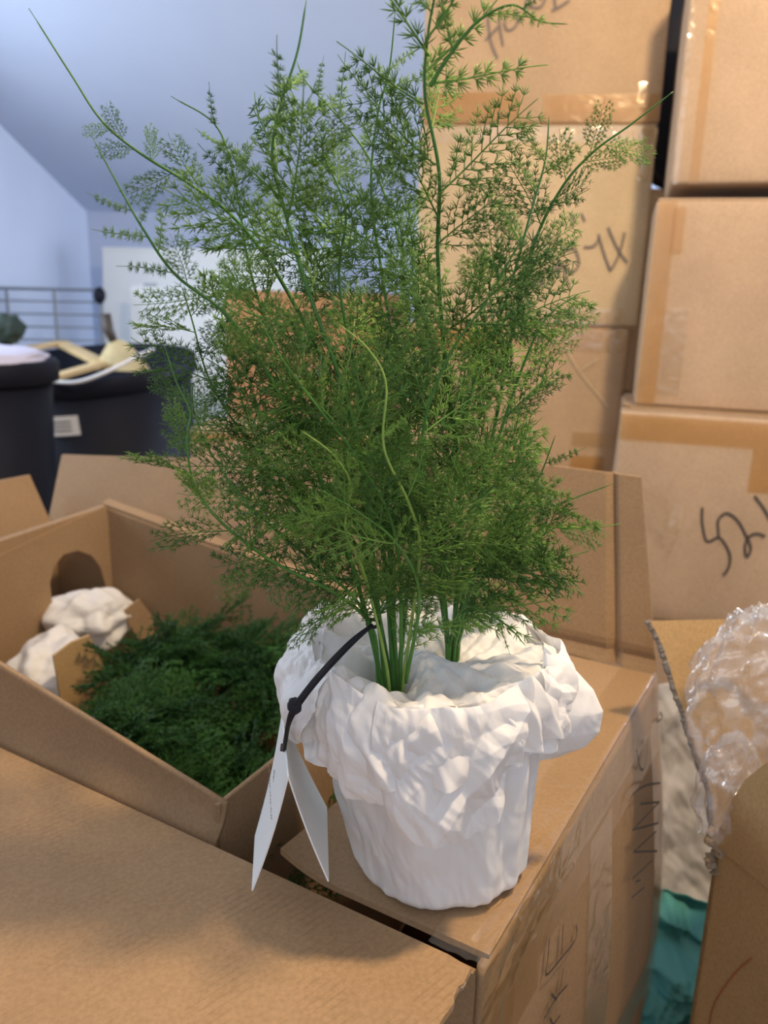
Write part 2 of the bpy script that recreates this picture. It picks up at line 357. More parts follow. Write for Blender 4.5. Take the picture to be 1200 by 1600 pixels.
def corner(x, y, Y): return at(x, y, Y)
YM = 1.66; a10 = math.radians(-8)
# middle stack
zA = at(1030, 192, YM).z; zB = at(990, 512, YM).z
xr = at(1025, 300, YM).x; wM = 0.455
def stack_o(xright, Yr, ang, wd, z): return V((xright - math.cos(ang) * wd, Yr - math.sin(ang) * wd, z))
GRP = None
bot = Carton('plain brown box at the foot of the middle stack, mostly hidden behind the open carton', stack_o(at(955, 720, YM).x, YM, a10, wM, 0.0), a10, wM, 0.42, zB - 0.37, M['card_stack'], seed=1)
h3 = 0.365
b3 = Carton('brown carton third from the top of the middle stack, scratched front', stack_o(at(972, 630, YM).x, YM, a10, wM, zB - 0.3655), a10, wM, 0.42, 0.361, M['card_red'] if False else M['card_stack'], seed=2)
b2 = Carton('cream carton in the middle stack with upside-down pen writing beside the fern', stack_o(at(1013, 352, YM).x, YM, a10, wM, zB + 0.001), a10, wM, 0.42, zA - zB - 0.006, M['card_cream'], seed=3)
b1 = Carton('topmost carton of the middle stack with taped bottom edge and cut-off marker letters', stack_o(at(1040, 100, YM).x, YM, a10, wM, zA), a10, wM, 0.42, 0.30, M['card_stack'], seed=4)
b1.front(0.0, 0.0, 0.19, 0.055, M['tape_tan']); b1.front(0.235, 0.0, 0.45, 0.05, M['tape_tan']); b1.front(0.41, 0.02, 0.425, 0.07, M['tape'])
b2.front(0.0, b2.h - .03, wM, b2.h, M['tape']); b2.front(0.27, 0.0, 0.42, 0.035, M['tape']); b2.front(0.425, b2.h - .10, 0.447, b2.h, M['tape'])
b3.front(0.0, b3.h - .05, 0.20, b3.h - .004, M['tape_tan']); b3.front(0.22, b3.h - .045, 0.445, b3.h - .002, M['tape']); b3.front(0.36, 0.04, 0.43, 0.10, M['tape_tan']); b3.front(0.36, 0.12, 0.44, 0.15, M['tape'])
b1.write([[(762, 19), (764, 45), (768, 67), (777, 91)], [(780, 27), (782, 48), (786, 71)], [(759, 62), (780, 40)], [(788, 34), (791, 45), (798, 47), (806, 40), (810, 28), (807, 16)],
          [(824, -12), (822, 20)], [(826, -14), (831, 9), (839, 12), (848, 7), (856, -14)], [(866, -8), (868, 13)], [(862, 17), (875, 10), (890, 0)]], 0.0045, M['ink_grey'])
b2.write([[(950, 355), (965, 388), (980, 410)], [(976, 363), (972, 382), (965, 403), (954, 423)], [(935, 366), (945, 399), (954, 423)], [(912, 386), (926, 385), (935, 375), (936, 366)],
          [(871, 404), (881, 419), (888, 447)], [(888, 392), (897, 388), (904, 403), (903, 417), (893, 425), (884, 419)], [(864, 410), (873, 426), (873, 408)], [(855, 419), (860, 432), (855, 439)],
          [(840, 428), (846, 445), (849, 428)], [(826, 436), (822, 456), (813, 458)], [(892, 333), (897, 346), (892, 353)], [(908, 333), (914, 346)]], 0.0045, M['ink_grey'])
# scratches on the third carton
strokes('crease', [[(882, 540), (905, 580), (950, 635)], [(905, 580), (935, 560)]], b3.P(0, 0, -.004), -b3.b, 0.004, M['card_cream'], b3.t)

# right stack, nearer and turned a little more
a15 = math.radians(-16); YR = 1.45; wR = 0.40
oA = at(1043, 288, YR); oB = at(992, 612, YR); oC = at(962, 700, 1.40)
rD = Carton('brown box at the foot of the right stack, hidden behind the plastic bag', V((oC.x - .005, oC.y, 0)), a15, wR, 0.35, 0.45, M['card_pink'], seed=5)
zCt = onp(1000, 641, oC, V((0, 1, 0))).z
rC = Carton('pinkish carton of the right stack with a looping marker scribble and wide tape', V((oC.x, oC.y, 0.4545)), a15, wR, 0.35, zCt - 0.4545, M['card_pink'], tilt=math.radians(-0.5), seed=6)
rB = Carton('pinkish carton in the right stack with dented unmarked front', V((oB.x, oB.y, zCt + .0045)), a15, wR, 0.35, at(1043, 313, YR).z - zCt - 0.0045, M['card_pink'], tilt=math.radians(-0.5), seed=7)
rA = Carton('topmost carton of the right stack above a dark gap', V((oA.x, oA.y - .012, at(1043, 290, YR).z)), a15, wR, 0.35, 0.36, M['card_pink'], seed=8)
rC.front(0.0, rC.h - .05, wR, rC.h - .006, M['tape_tan']); rC.front(0.22, rC.h - .125, 0.30, rC.h - .05, M['tape_tan']); obj('tape', MB().box(rC.P(0.0, rC.h + .004, .004), rC.a * wR, rC.b * .045, rC.c * .0005), M['tape'], rC.t)
rB.front(0.004, 0.0, 0.035, rB.h, M['tape_tan']); rB.front(0.035, 0.02, 0.075, 0.17, M['tape']); rB.front(0.03, 0.26, 0.05, 0.335, M['tape_tan']); rB.side(0.0, .02, .03, rB.h - .02, M['tape'])
rA.front(0.004, 0.0, 0.012, rA.h, M['tape']); rA.front(0.03, 0.0, 0.045, rA.h, M['tape_tan'])
rC.write([[(1097.5, 793), (1097, 815), (1102, 842), (1109, 846), (1123, 840), (1134, 852), (1141, 870), (1138, 888), (1130, 899)],
          [(1123, 840), (1122, 815), (1130, 804), (1140, 803), (1154, 815), (1165, 835), (1173, 854), (1170, 867), (1166, 869), (1164, 855), (1168, 842), (1176, 835), (1186, 834), (1196, 838)],
          [(1179, 775), (1192, 792), (1204, 812), (1210, 826)]], 0.0042, M['ink'])
# crumpled end of loose tape beside the raised flap
mbt = MB(); c0 = at(1046, 800, 1.34)
mbt.grid(lambda u, v: c0 + V((0.03 * (u - .5) + .012 * math.sin(5 * v), -0.02 * math.sin(3 * u), 0.05 * (v - .5) + .012 * math.sin(7 * u))), 10, 14)
tag(obj('loose_tape', mbt, M['tape'], rC.t, True), None, None)

# boxes behind the fern, left of the stacks
p = at(350, 452, 1.95); w5 = at(640, 452, 1.95).x - p.x
q1 = Carton('reddish brown box showing behind the fern, left of the tall stacks', V((p.x, p.y, 0.53)), 0.0, w5, 0.36, p.z - 0.53 - .004, M['card_red'], seed=9)
q0 = Carton('brown box under the reddish box behind the fern', V((p.x - .005, p.y - .01, 0.0)), 0.0, w5, 0.38, 0.526, M['card_red'], seed=10)
p = at(296, 668, 1.74)
q2 = Carton('low tan box behind the fern, beside the large black bin', V((p.x, p.y, 0.0)), math.radians(-4), 0.40, 0.16, p.z - .004, M['card_stack'], seed=11)
q2.front(0.0, q2.h - .02, 0.4, q2.h - .006, M['tape_tan'])

# black bag wedged in the dark gap between the two stacks
def blob(c, rx, ry, rz, f, nu=40, nv=24):
    c = V(c)
    def fn(u, v):
        a = 2 * math.pi * u; b = math.pi * (v - .5) * .998; d = V((math.cos(a) * math.cos(b), math.sin(a) * math.cos(b), math.sin(b)))
        k = f(d); return c + V((d.x * rx, d.y * ry, d.z * rz)) * k
    return MB().grid(fn, nu, nv, True)
c = at(1080, 105, 1.98)
tag(obj('black_bag', blob(c, .14, .09, .26, lambda d: 1 + .08 * noise.noise(d * 3)), M['black_plastic'], loc=(c.x, c.y, c.z - .26), smooth=True), 'black bag bulging in the dark gap between the two box stacks', 'bag')
c2 = V((c.x - .06, c.y - .05, 0)); ck = Carton('dark shaded box standing behind the gap between the stacks', V((c.x - .15, c.y - .02, 0)), math.radians(-8), .37, .3, c.z - .262, M['card_stack'], seed=12)

# ------------------------------------------------------------------ far left: rack, panels, bins
def lean_panel(name, label, x0, y0, x1, y1, Y, zb, th_=0.012):
    a = at(x0, y0, Y); d = at(x1, y1, Y); ztop = a.z
    wd = (d.x - a.x)
    o = V((a.x, a.y, ztop)); low = V((a.x, a.y - .16, zb)); ex = EX * wd
    n = (low - o).cross(ex).normalized()
    return o, low, ex, n
yb = 3.0
o, low, ex, n = lean_panel('p', '', 163, 388, 520, 392, 3.5, 0.0)
t = thing('leaning_board', 'large white panel leaning against the blue back wall', 'panel', (low.x, low.y, 0))
obj('board', MB().prism([o, o + ex, low + ex, low], n * .02), M['white_board'], t, bevel=.003)
obj('edge_trim', MB().box(o - n * .001 + V((0, 0, .001)), ex, (low - o).normalized() * .012, n * .024), M['white_board'], t)
o2 = at(205, 447, 3.22); d2 = at(430, 450, 3.22)
t = thing('leaning_board', 'smaller white panel standing in front of the large white one', 'panel', (o2.x, o2.y - .1, 0))
low2 = V((o2.x, o2.y - .10, 0.0)); ex2 = EX * (d2.x - o2.x); n2 = (low2 - o2).cross(ex2).normalized()
obj('board', MB().prism([o2, o2 + ex2, low2 + ex2, low2], n2 * .014), M['white_board'], t, bevel=.002)
pm = o2 + ex2 * .10
obj('handle', MB().box(pm + V((0, -.006, .0)), ex2.normalized() * .05, V((0, 0, .012)), V((0, -.01, 0))), M['steel'], t, bevel=.002)

# wire rack on the left
yr = 3.05; t = thing('wire_rack', 'grey wire rack behind the black bins at the left wall', 'rack', (at(80, 500, yr).x, yr, 0))
xa, xb_ = at(-60, 455, yr).x, at(158, 455, yr).x; zr = at(80, 453, yr).z
for k, (yy, rr) in enumerate(((453, .006), (472, .0035), (492, .0035), (512, .0035), (532, .0035))):
    z = at(80, yy, yr).z; obj('rail', MB().tube([V((xa, yr, z)), V((xb_, yr, z + .004))], rr, 8), M['steel'], t)
for xx in (-50, 12, 86): x = at(xx, 455, yr).x; obj('upright', MB().tube([V((x, yr - .01, zr)), V((x, yr - .01, 0.0))], .006, 8), M['steel'], t)
x = at(157, 455, yr).x; obj('post', MB().tube([V((x, yr, zr + .01)), V((x, yr, 0.0))], .009, 10), M['steel'], t)
obj('clamp', blob((x, yr - .012, zr - .015), .022, .02, .03, lambda d: 1 + .15 * noise.noise(d * 4), 16, 10), M['black_plastic'], t, True)

def bin_(label, c, rt, rb, h, tilt, handle=True, sq=0.0):
    """round tub: wall with thickness, turned rim, flat base"""
    t = thing('black_bin', label, 'bin', c)
    Rm = Matrix.Rotation(tilt[0], 3, 'X') @ Matrix.Rotation(tilt[1], 3, 'Y'); c = V(c)
    def ring(r, z): return [c + Rm @ V((r * math.cos(a), r * math.sin(a), z)) for a in [2 * math.pi * k / 64 for k in range(64)]]
    def lathe(prof):
        mb = MB(); rs = [ring(r, z) for r, z in prof]
        mb.add([p for r in rs for p in r], [(j * 64 + k, j * 64 + (k + 1) % 64, (j + 1) * 64 + (k + 1) % 64, (j + 1) * 64 + k) for j in range(len(prof) - 1) for k in range(64)])
        mb.f.append(tuple(range(64))); mb.f.append(tuple(range((len(prof) - 1) * 64, len(prof) * 64))); return mb
    obj('shell', lathe([(rb - .02, 0), (rb, .015), (rt, h), (rt - .006, h), (rb - .006, .02)]), M['black_plastic'], t, True)
    rim = MB(); prof = [(rt + .002, h - .05), (rt + .014, h - .045), (rt + .016, h - .004), (rt + .010, h + .004), (rt - .004, h + .002), (rt - .004, h - .01)]
    rs = [ring(r, z) for r, z in prof]
    rim.add([p for r in rs for p in r], [(j * 64 + k, j * 64 + (k + 1) % 64, ((j + 1) % 6) * 64 + (k + 1) % 64, ((j + 1) % 6) * 64 + k) for j in range(6) for k in range(64)])
    obj('rim', rim, M['black_plastic'], t, True)
    return t, c, Rm
YB = 2.45
pc = at(135, 566, YB); rB_ = 0.325; hB = 0.80
tl = (math.radians(6.5), math.radians(-3.5))
Rm = Matrix.Rotation(tl[0], 3, 'X') @ Matrix.Rotation(tl[1], 3, 'Y')
cb = pc - Rm @ V((0, 0, hB)); lowz = min((cb + Rm @ V((.24 * math.cos(a), .24 * math.sin(a), 0))).z for a in [k * .2 for k in range(32)])
hB2 = hB + lowz   # let its base reach the floor
cb = pc - Rm @ V((0, 0, hB2)); lowz = min((cb + Rm @ V((.25 * math.cos(a), .25 * math.sin(a), 0))).z for a in [k * .2 for k in range(32)]); cb.z -= lowz
tR, cR, RmR = bin_('large black bin holding a wooden frame, beside the white panels', cb, rB_ - .016, 0.26, hB2, tl)
# sticker on its front
def on_bin(ang, z, r): return cR + RmR @ V((r * math.cos(ang), r * math.sin(ang), z))
pxl = at(102, 667, 2.06)
loc_ = RmR.transposed() @ (pxl - cR); an0 = math.atan2(loc_.y, loc_.x); zz = loc_.z
def rad_at(z): return 0.26 + (rB_ - .016 - .26) * (z - .015) / (hB2 - .015)
def to_px(p):
    d = p - CAM; k = d.dot(FWD); return 600 + F_PX * d.dot(RGT) / k, 800 - F_PX * d.dot(UPV) / k
best = min(((lambda q: (q[0] - 101) ** 2 + (q[1] - 667) ** 2)(to_px(on_bin(math.radians(-150 + i), hB2 - j * .01, rad_at(hB2 - j * .01)))), i, j) for i in range(100) for j in range(6, 40))
an0 = math.radians(-150 + best[1]); zL = hB2 - best[2] * .01
lab = MB().grid(lambda u, v: on_bin(an0 + (u - .5) * .27, zL + (v - .5) * .055, rad_at(zL) + .006), 10, 3)
lb = obj('sticker', lab, M['label'], tR, True); 
lb['label'] = 'small white printed sticker'
for kk in range(3):
    ln_ = MB().grid(lambda u, v: on_bin(an0 - .09 + u * .16, zL - .013 + kk * .012 + (v - .5) * .004, rad_at(zL) + .0075), 8, 1)
    obj('print_line', ln_, M['steel'], lb)
# white bail handle lying along the rim
hd = MB().tube(spline([at(78, 596, 2.12), at(120, 597, 2.10), at(165, 582, 2.11), at(210, 560, 2.16), at(240, 545, 2.24)], 24), .005, 8)
obj('handle', hd, M['label'], tR, True)
# left bin
pl = at(-62, 566, 1.84); cl = V((pl.x, pl.y, 0)); rl = at(84, 600, 1.84).x - pl.x
tL, cL, RmL = bin_('black bin at the left edge of the photo', cl, rl - .016, rl - .05, at(40, 572, 1.72).z, (0, 0))
hz = at(40, 572, 1.72).z
sh = MB()
pc2 = V((pl.x + .03, pl.y - .02, hz + .008))
sh = blob(pc2, rl * .80, rl * .78, .030, lambda d: 1 + .12 * noise.noise(d * 3 + V((5, 0, 0))), 40, 20)
tag(obj('white_sheet', sh, plain('pale_lilac_sheet', (0.66, 0.65, 0.80), 0.6, .05), loc=(pc2.x, pc2.y, hz - .03), smooth=True), 'pale lilac sheet heaped on top of the left black bin', 'sheet')

# things in the right bin
def bar(mb, a, b, w_, h_):
    a, b = V(a), V(b); d = (b - a).normalized(); s = d.cross(V((0, 0, 1))).normalized() * w_; u_ = s.cross(d).normalized() * h_
    return mb.box(a - s / 2 - u_ / 2, b - a, s, u_)
f1, f2, f3, f4 = at(28, 547, 2.50), at(95, 536, 2.64), at(160, 568, 2.42), at(78, 592, 2.28)
t = thing('picture_frame', 'pale wooden frame lying in the large black bin', 'frame', ((f1 + f3) / 2))
for a, b in ((f1, f2), (f2, f3), (f3, f4), (f4, f1)): obj('frame_rail', bar(MB(), a, b, .045, .015), M['wood'], t, bevel=.002)
cs = at(185, 552, 2.45)
t = thing('straw_brush', 'cream straw brush with a dark wooden handle in the black bin', 'brush', (cs.x, cs.y, cs.z - .06))
def brush_fn(u, v):
    a = 2 * math.pi * u; r = .012 + .062 * (1 - v) ** .7; return cs + V((r * math.cos(a) * 1.15 + .012 * (1 - v), r * .5 * math.sin(a), -.05 + .09 * v))
obj('bristles', MB().grid(brush_fn, 48, 10, True), M['canvas'], t, True)
hp = at(166, 512, 2.45); obj('handle', MB().tube([cs + V((-.012, 0, .035)), (cs + hp) / 2 + V((-.01, 0, .03)), V((hp.x, hp.y, at(166, 490, 2.45).z))], [.012, .016, .015], 12), M['dark_wood'], t, True)
cg = at(12, 515, 2.5)
tag(obj('dark_glove', blob(cg, .05, .04, .045, lambda d: 1 + .25 * noise.noise(d * 2.2)), plain('dark_green_cloth', (.02, .035, .025), .8), loc=(cg.x, cg.y, cg.z - .045), smooth=True), 'dark green bundle behind the left black bin', 'bundle')
cg = at(222, 556, 2.26)
tag(obj('metal_knob', blob(cg, .012, .012, .012, lambda d: 1 + .1 * noise.noise(d * 3), 16, 10), M['steel'], loc=(cg.x, cg.y, cg.z - .012), smooth=True), 'small pale knob on the rim of the large black bin', 'knob')

# ------------------------------------------------------------------ the large open shipping box in the foreground
ZT = 0.64; TH = 0.0045; SW = -0.93; DT = 0.44
big = thing('shipping_box', 'large open kraft shipping box carrying the wrapped fern on its taped flap', 'box', L(SW / 2, DT / 2, 0))
def sbox(s0, s1, t0, t1, z0, z1): return MB().prism([L(s0, t0, z0), L(s1, t0, z0), L(s1, t1, z0), L(s0, t1, z0)], (0, 0, z1 - z0))
def SB(t_, z):      # the right side wall bulges outwards towards its back
    k = max(0, min(1, t_ / DT)); k = k * k * (3 - 2 * k); q = max(0, min(1, (ZT - z) / .34)); return .034 * k * math.sin(q * math.pi * .55)
def LS(off, t_, z): return L(SB(t_, z) + off, t_, z)
obj('side_wall', sheet(lambda u, v: LS(0, u * DT, lin(v, ZT - .003, .004)), 30, 60, TH, -BU), M['card_in'], big, True)
obj('front_wall', sbox(SW, -TH, -0.001, TH - .001, 0.004, ZT - .010), M['card_in'], big)
obj('back_wall', sbox(SW, -TH, DT - TH, DT, 0.004, ZT - .004), M['card_in'], big)
obj('side_wall', sbox(SW, SW + TH, TH, DT - TH, 0.004, ZT - .004), M['card_in'], big)
obj('bottom', sbox(SW, 0, 0, DT, 0, 0.004), M['card_in'], big)
# right flap, closed and taped: the fern stands on it; its free edge curls up
def flap_r(u, v):
    s = -0.150 + .150 * u; t_ = 0.007 + (DT - .012) * v
    curl = max(0, (0.30 - u) / .30) ** 2 * .010 * math.exp(-v * 3)
    return L(s, t_, ZT + curl)
obj('side_flap', sheet(flap_r, 30, 40, TH), M['card_in'], big, False)
# front flap folded out towards the camera, with a torn right edge
fl = [(-1.05, -.006), (-.02, -.006), (-.006, -.008)]
tt = -.008
random.seed(3)
while tt > -.33:
    fl.append((-.004 + random.uniform(-.0014, .0012) - .02 * max(0, -tt - .1), tt)); tt -= random.uniform(.003, .008)
fl += [(-.02, -.34), (-1.05, -.34)]
ff = obj('front_flap', MB().prism([L(s, t_, ZT + .001 + .03 * (t_ + .006) * 0) for s, t_ in fl], (0, 0, -TH)), M['card_a'], big)
obj('torn_edge', MB().tube(spline([L(s - .001, t_, ZT - .0015 + random.uniform(-.001, .001)) for s, t_ in fl[2:-2]], 160), [.0010 + random.uniform(-.0005, .0006) for _ in range(161)], 6), M['edge'], ff)
# faint creases pressed into the front flap
# back flap, raised, leaning back more at its left end, with a crease near the right edge
def flap_b(u, v):
    s = -0.955 + u * .955; h = .125 + .075 * min(1, u * 1.15); ln = math.radians(30 - 22 * u)
    x = s - (0.03 * v * (1 - u) ** 6) - .042 * v * u ** 8
    k = .006 * math.exp(-((u - .955) / .005) ** 2) + .0035 * math.exp(-((v - .06) / .04) ** 2)
    return L(x, DT + .002 + math.sin(ln) * h * v + k, ZT - .002 + math.cos(ln) * h * v)
obj('back_flap', sheet(lambda u, v: flap_b(u, v), 220, 30, TH, BV), M['card_in'], big)
# left flap raised
obj('side_flap', sheet(lambda u, v: L(SW - .002 - .05 * v, lin(u, .0, DT), ZT - .002 + .085 * v), 10, 4, TH, -BU), M['card_in'], big)
# tape on the right side and over the edge
nR = BU
def side_tape(t0, z0, t1, z1, mat=None, lift=.0008):
    return obj('tape', MB().grid(lambda u, v: LS(lift, lin(u, t0, t1), lin(v, z0, z1)), 14, 14), mat or M['tape'], big, True)
def crinkle(u, v, k=1.0): return k * (.0011 * math.sin(40 * u + 9 * math.sin(7 * v)) * math.sin(5 * v + 3) + .0012 * noise.noise(V((u * 30, v * 6, 2))))
def edge_tape(u, v):      # wraps the right top edge: v 0..1 from on top, over the edge and down the side
    t_ = -.004 + u * (DT + .004); w_top = .034; w_side = .045; d = v * (w_top + w_side); c = crinkle(u, v) * (0.25 + 2.4 * math.exp(-((u - .12) / .14) ** 2)) + .0018
    if d < w_top: return L(-w_top + d, t_, ZT + c)
    return LS(c, t_, ZT + .0012 - (d - w_top))
obj('tape', MB().grid(edge_tape, 150, 26), M['tape'], big, True)
side_tape(-.0, ZT - .10, .10, ZT - .04, M['tape_tan'], .0012)
side_tape(.10, ZT - .075, DT, ZT - .04, M['tape_tan'], .0012)
side_tape(.0, .25, .055, ZT - .06, M['tape_tan'], .0008)
side_tape(.205, .2, .262, ZT - .05, M['tape'], .0016); side_tape(.395, .2, .438, ZT - .04, M['tape'], .0016); side_tape(.05, .30, .44, .345, M['tape'], .0022)
obj('tape', MB().grid(lambda u, v: L(.003 + .004 * math.sin(3 * u), -.002 + .03 * u, ZT - .03 - .05 * v * (1 - .8 * abs(u - .5))), 8, 8), M['tape'], big, True)
Z5 = lambda pts: [(760 + x / 3.2, 1100 + y / 3.2) for x, y in pts]
def on_side(x, y):
    off = 0.0
    for _ in range(6):
        p = onp(x, y, L(off + .003, 0, 0), BU); t_ = (p - BO).dot(BV); off = SB(t_, p.z)
    return p
def side_writing(lines):
    mb = MB()
    for ln in lines:
        pts = spline([on_side(x, y) for x, y in Z5(ln)], max(2, 5 * (len(ln) - 1))); m = len(pts); a = []; b = []
        for i, p in enumerate(pts):
            t = (pts[min(i + 1, m - 1)] - pts[max(i - 1, 0)]).normalized(); q = t.cross(BU) * .0011; a.append(p + q); b.append(p - q)
        mb.add(a + b, [(i, i + 1, m + i + 1, m + i) for i in range(m - 1)])
    return obj('handwriting', mb, M['ink'], big)
side_writing([[(315, 1170), (308, 1270), (300, 1355), (375, 1270), (435, 1195), (452, 1150), (450, 1105)], [(385, 1100), (375, 1255)], [(385, 1320), (370, 1410), (350, 1480)],
    [(405, 1405), (345, 1475), (285, 1580)], [(325, 1450), (350, 1480)], [(370, 1555), (330, 1610)], [(318, 1570), (335, 1610)]])
side_writing([[(720, 570), (722, 470), (790, 410), (870, 395)], [(770, 500), (865, 490)], [(865, 490), (730, 630)], [(730, 630), (860, 595)], [(850, 635), (735, 740)], [(735, 740), (855, 735)], [(830, 780), (730, 875)], [(745, 890), (770, 880)], [(790, 915), (725, 970)],
    [(750, 230), (768, 315), (785, 325), (802, 260), (805, 170)], [(868, 40), (880, 70), (850, 90)]])

# ------------------------------------------------------------------ inner carton standing in the open box, tilted up at its left
inn = thing('inner_carton', 'kraft inner carton with an arched cut-out, packed inside the large open box', 'box', L(-.5, .22, .30))
def wall(name, a, b, za, zb, zlow, thick, mat=M['card_in'], bev=.0012):
    a3, b3_ = L(*a, za), L(*b, zb); d = (b3_ - a3); nrm = V((-d.y, d.x, 0)).normalized() * thick
    return obj(name, MB().prism([a3, b3_, L(*b, zlow), L(*a, zlow)], nrm), mat, inn, bevel=bev)
ztopF = lambda s: .6585 + (-.212 - s) * .175
# front wall: leaning flap whose lower edge lies on the box front
def front_fn(u, v):
    s = -.206 - u * .72
    zt = ztopF(s); r = .012 + .010 * u
    if v < .75: k = v / .75; return L(s, .016 - .012 * k * k, zt - (zt - .632) * k)
    k = (v - .75) / .25; return L(s, .004, .632 - k * .2)
obj('front_wall', sheet(front_fn, 40, 20, .004, BV), M['card_in'], inn, True)
wall('side_wall', (-.208, .012), (-.232, .42), .658, .648, .30, .004)
wall('back_wall', (-.80, .426), (-.228, .426), .702, .636, .30, -.004)
# its fold-over rim along back and left tops
rimb = MB().prism([L(-.80, .424, .703), L(-.228, .424, .637), L(-.228, .438, .641), L(-.80, .438, .707)], (0, 0, .004)); obj('rim_flap', rimb, M['card_in'], inn)
pS = L(-.785, 0, 0)
panel_px = [(-150, 946), (0, 868), (165, 790), (206, 945), (172, 952), (166, 915), (157, 885), (143, 868), (122, 860), (100, 866), (85, 884), (78, 912), (82, 945), (94, 992), (28, 1040), (-150, 1150)]
obj('arched_panel', MB().prism([onp(x, y, pS, BU) for x, y in panel_px], BU * -.004), M['card_in'], inn)
wall('rim_flap', (-.80, -.02), (-.80, .432), .675, .705, .69 - .02, -.012)
obj('bottom', MB().prism([L(-.80, .012, .30), L(-.21, .012, .30), L(-.23, .425, .30), L(-.80, .425, .30)], (0, 0, .004)), M['card_in'], inn)
pS2 = L(-.60, .18, 0); nn = (BU * .9 - BV * .35).normalized()
obj('insert_tab', MB().prism([onp(x, y, pS2, nn) for x, y in ((83, 1026), (112, 1004), (140, 993), (158, 1030), (168, 1062), (168, 1122), (140, 1160), (100, 1120))], nn * -.004), M['card_yel'], inn)
pS3 = L(-.70, .38, 0)
obj('insert_tab', MB().prism([onp(x, y, pS3, nn) for x, y in ((195, 955), (218, 936), (240, 965), (240, 1000), (208, 1000))], nn * -.004), M['card_in'], inn)

# crumpled white tissue in the carton
random.seed(13)
DIRS = [V((random.gauss(0, 1), random.gauss(0, 1), random.gauss(0, 1))).normalized() for _ in range(12)]
LAMS = [.050, .040, .032, .026, .021, .017, .014, .011, .009, .0075, .0065, .0055]
def tri(x): x = x - math.floor(x); return abs(2 * x - 1) * 2 - 1
def crumple(p, f=1.0, seed=0.0, first=0):
    """paper creases: folded waves in many directions, each fading in and out; metres"""
    h = 0; q0 = p * f
    for i in range(first, 12):
        lam = LAMS[i]; d = DIRS[i]; o_ = V((seed + i * 3.7, i * 1.3, 0))
        q = q0.dot(d) + lam * .9 * noise.noise(q0 / (lam * 2.6) + o_)
        mk = noise.noise(q0 / (lam * 2.0 + .02) + o_ * 2) * 1.6 + .55; mk = max(0, min(1, mk))
        h += tri(q / lam + i * .37) * lam * (.085 if lam > .03 else .066 if lam > .0145 else .042) * mk
    return h / f
for (x, y, Y, rx, ry, rz, lab_) in ((140, 965, 1.06, .062, .05, .042, 'crumpled white tissue bursting through the arched cut-out of the inner carton'),
                                    (82, 1050, 0.92, .05, .06, .045, 'greyish tissue in shade under the arched panel of the inner carton')):
    c = at(x, y, Y)
    o_ = obj('tissue_ball', blob(c, rx, ry, rz, lambda d: 1 + 7 * crumple(d * .10, 1.0, x) + .35 * noise.noise(d * 1.8 + V((x, 0, 0))), 140, 90), M['tissue'], loc=(c.x, c.y, c.z - rz), smooth=True)
    tag(o_, lab_, 'tissue paper')

# ------------------------------------------------------------------ fern foliage: shared spray meshes
def needle(mb, p, d, ln, r):
    s = d.orthogonal().normalized(); s = (Matrix.Rotation(random.uniform(0, 6.28), 3, d) @ s); b = d.cross(s)
    tr = [(math.cos(a), math.sin(a)) for a in (0, 2.094, 4.189)]
    v0 = [p + (s * c + b * q) * r * .6 for c, q in tr]; m = p + d * ln * .55; v1 = [m + (s * c + b * q) * r for c, q in tr]
    mb.add(v0 + v1 + [p + d * ln], [(0, 1, 4, 3), (1, 2, 5, 4), (2, 0, 3, 5), (3, 4, 6), (4, 5, 6), (5, 3, 6)])
def tuft(mb, p, d, up, n, ln, r, fan=.85):
    sd = d.cross(up).normalized()
    for k in range(n):
        a = (k / (n - 1) - .5) * 2 * fan * random.uniform(.8, 1.1)
        q = d * math.cos(a) + sd * math.sin(a) + up * random.uniform(-.45, .45)
        needle(mb, p, q.normalized(), ln * random.uniform(.75, 1.2) * (1.1 - .25 * abs(a)), r)
def spray(seed, Ln, twig, bare=.16, tn=5, nl=.0086, nr=.00050, simple=False, planar=.40, curve=.18, sp=.0080):
    random.seed(seed); mb = MB(); n = 14; pts = []
    for i in range(n + 1):
        x = i / n; pts.append(V((Ln * x, Ln * .04 * math.sin(3 * x + seed), Ln * curve * x * x * (1 if seed % 3 else -.7))))
    pts = spline(pts, n * 2)
    mb.tube(pts, [.00085 * (1 - .6 * i / (2 * n)) for i in range(2 * n + 1)], 5)
    def P_(x): i = min(int(x * 2 * n), 2 * n - 1); f = x * 2 * n - i; return pts[i].lerp(pts[i + 1], f), (pts[i + 1] - pts[i]).normalized()
    x = .06; sp = sp / Ln
    while x < 1 - bare:
        for side in (1, -1):
            p, d = P_(min(.99, x + random.uniform(0, .3) * sp))
            up = (V((0, 0, 1)) - d * d.z).normalized(); sd = up.cross(d) * side
            if simple:
                dd = (d * .75 + sd * .6).normalized(); b = p + dd * .0022
                mb.tube([p, b], [.0004, .0003], 4, False)
                tuft(mb, b, dd, up, tn, nl * (1.1 - .35 * x), nr, .8)
            else:
                env = math.sin(math.pi * (0.12 + .88 * min(1, x / (1 - bare)) ** .75)) ** .8
                tl_ = twig * (.30 + .75 * env) * random.uniform(.7, 1.15)
                dd = (d * random.uniform(.6, .95) + sd * .75 + up * random.uniform(-planar, planar)).normalized()
                m = max(1, int(tl_ / .0050)); e_ = p + dd * tl_ + d * tl_ * .18
                mid = p + dd * tl_ * .5
                mb.tube([p, mid, e_], [.0005, .00042, .0003], 4, False)
                for j in range(1, m + 1):
                    f = j / m; a = p.lerp(mid, f * 2) if f < .5 else mid.lerp(e_, f * 2 - 1); s2 = up.cross(dd)
                    if j == m: tuft(mb, a, dd, up, tn, nl, nr)
                    else: tuft(mb, a, (dd * .85 + s2 * (1 if j % 2 else -1) * .6).normalized(), up, tn, nl * .9, nr)
        x += sp * random.uniform(.85, 1.2)
    return mb
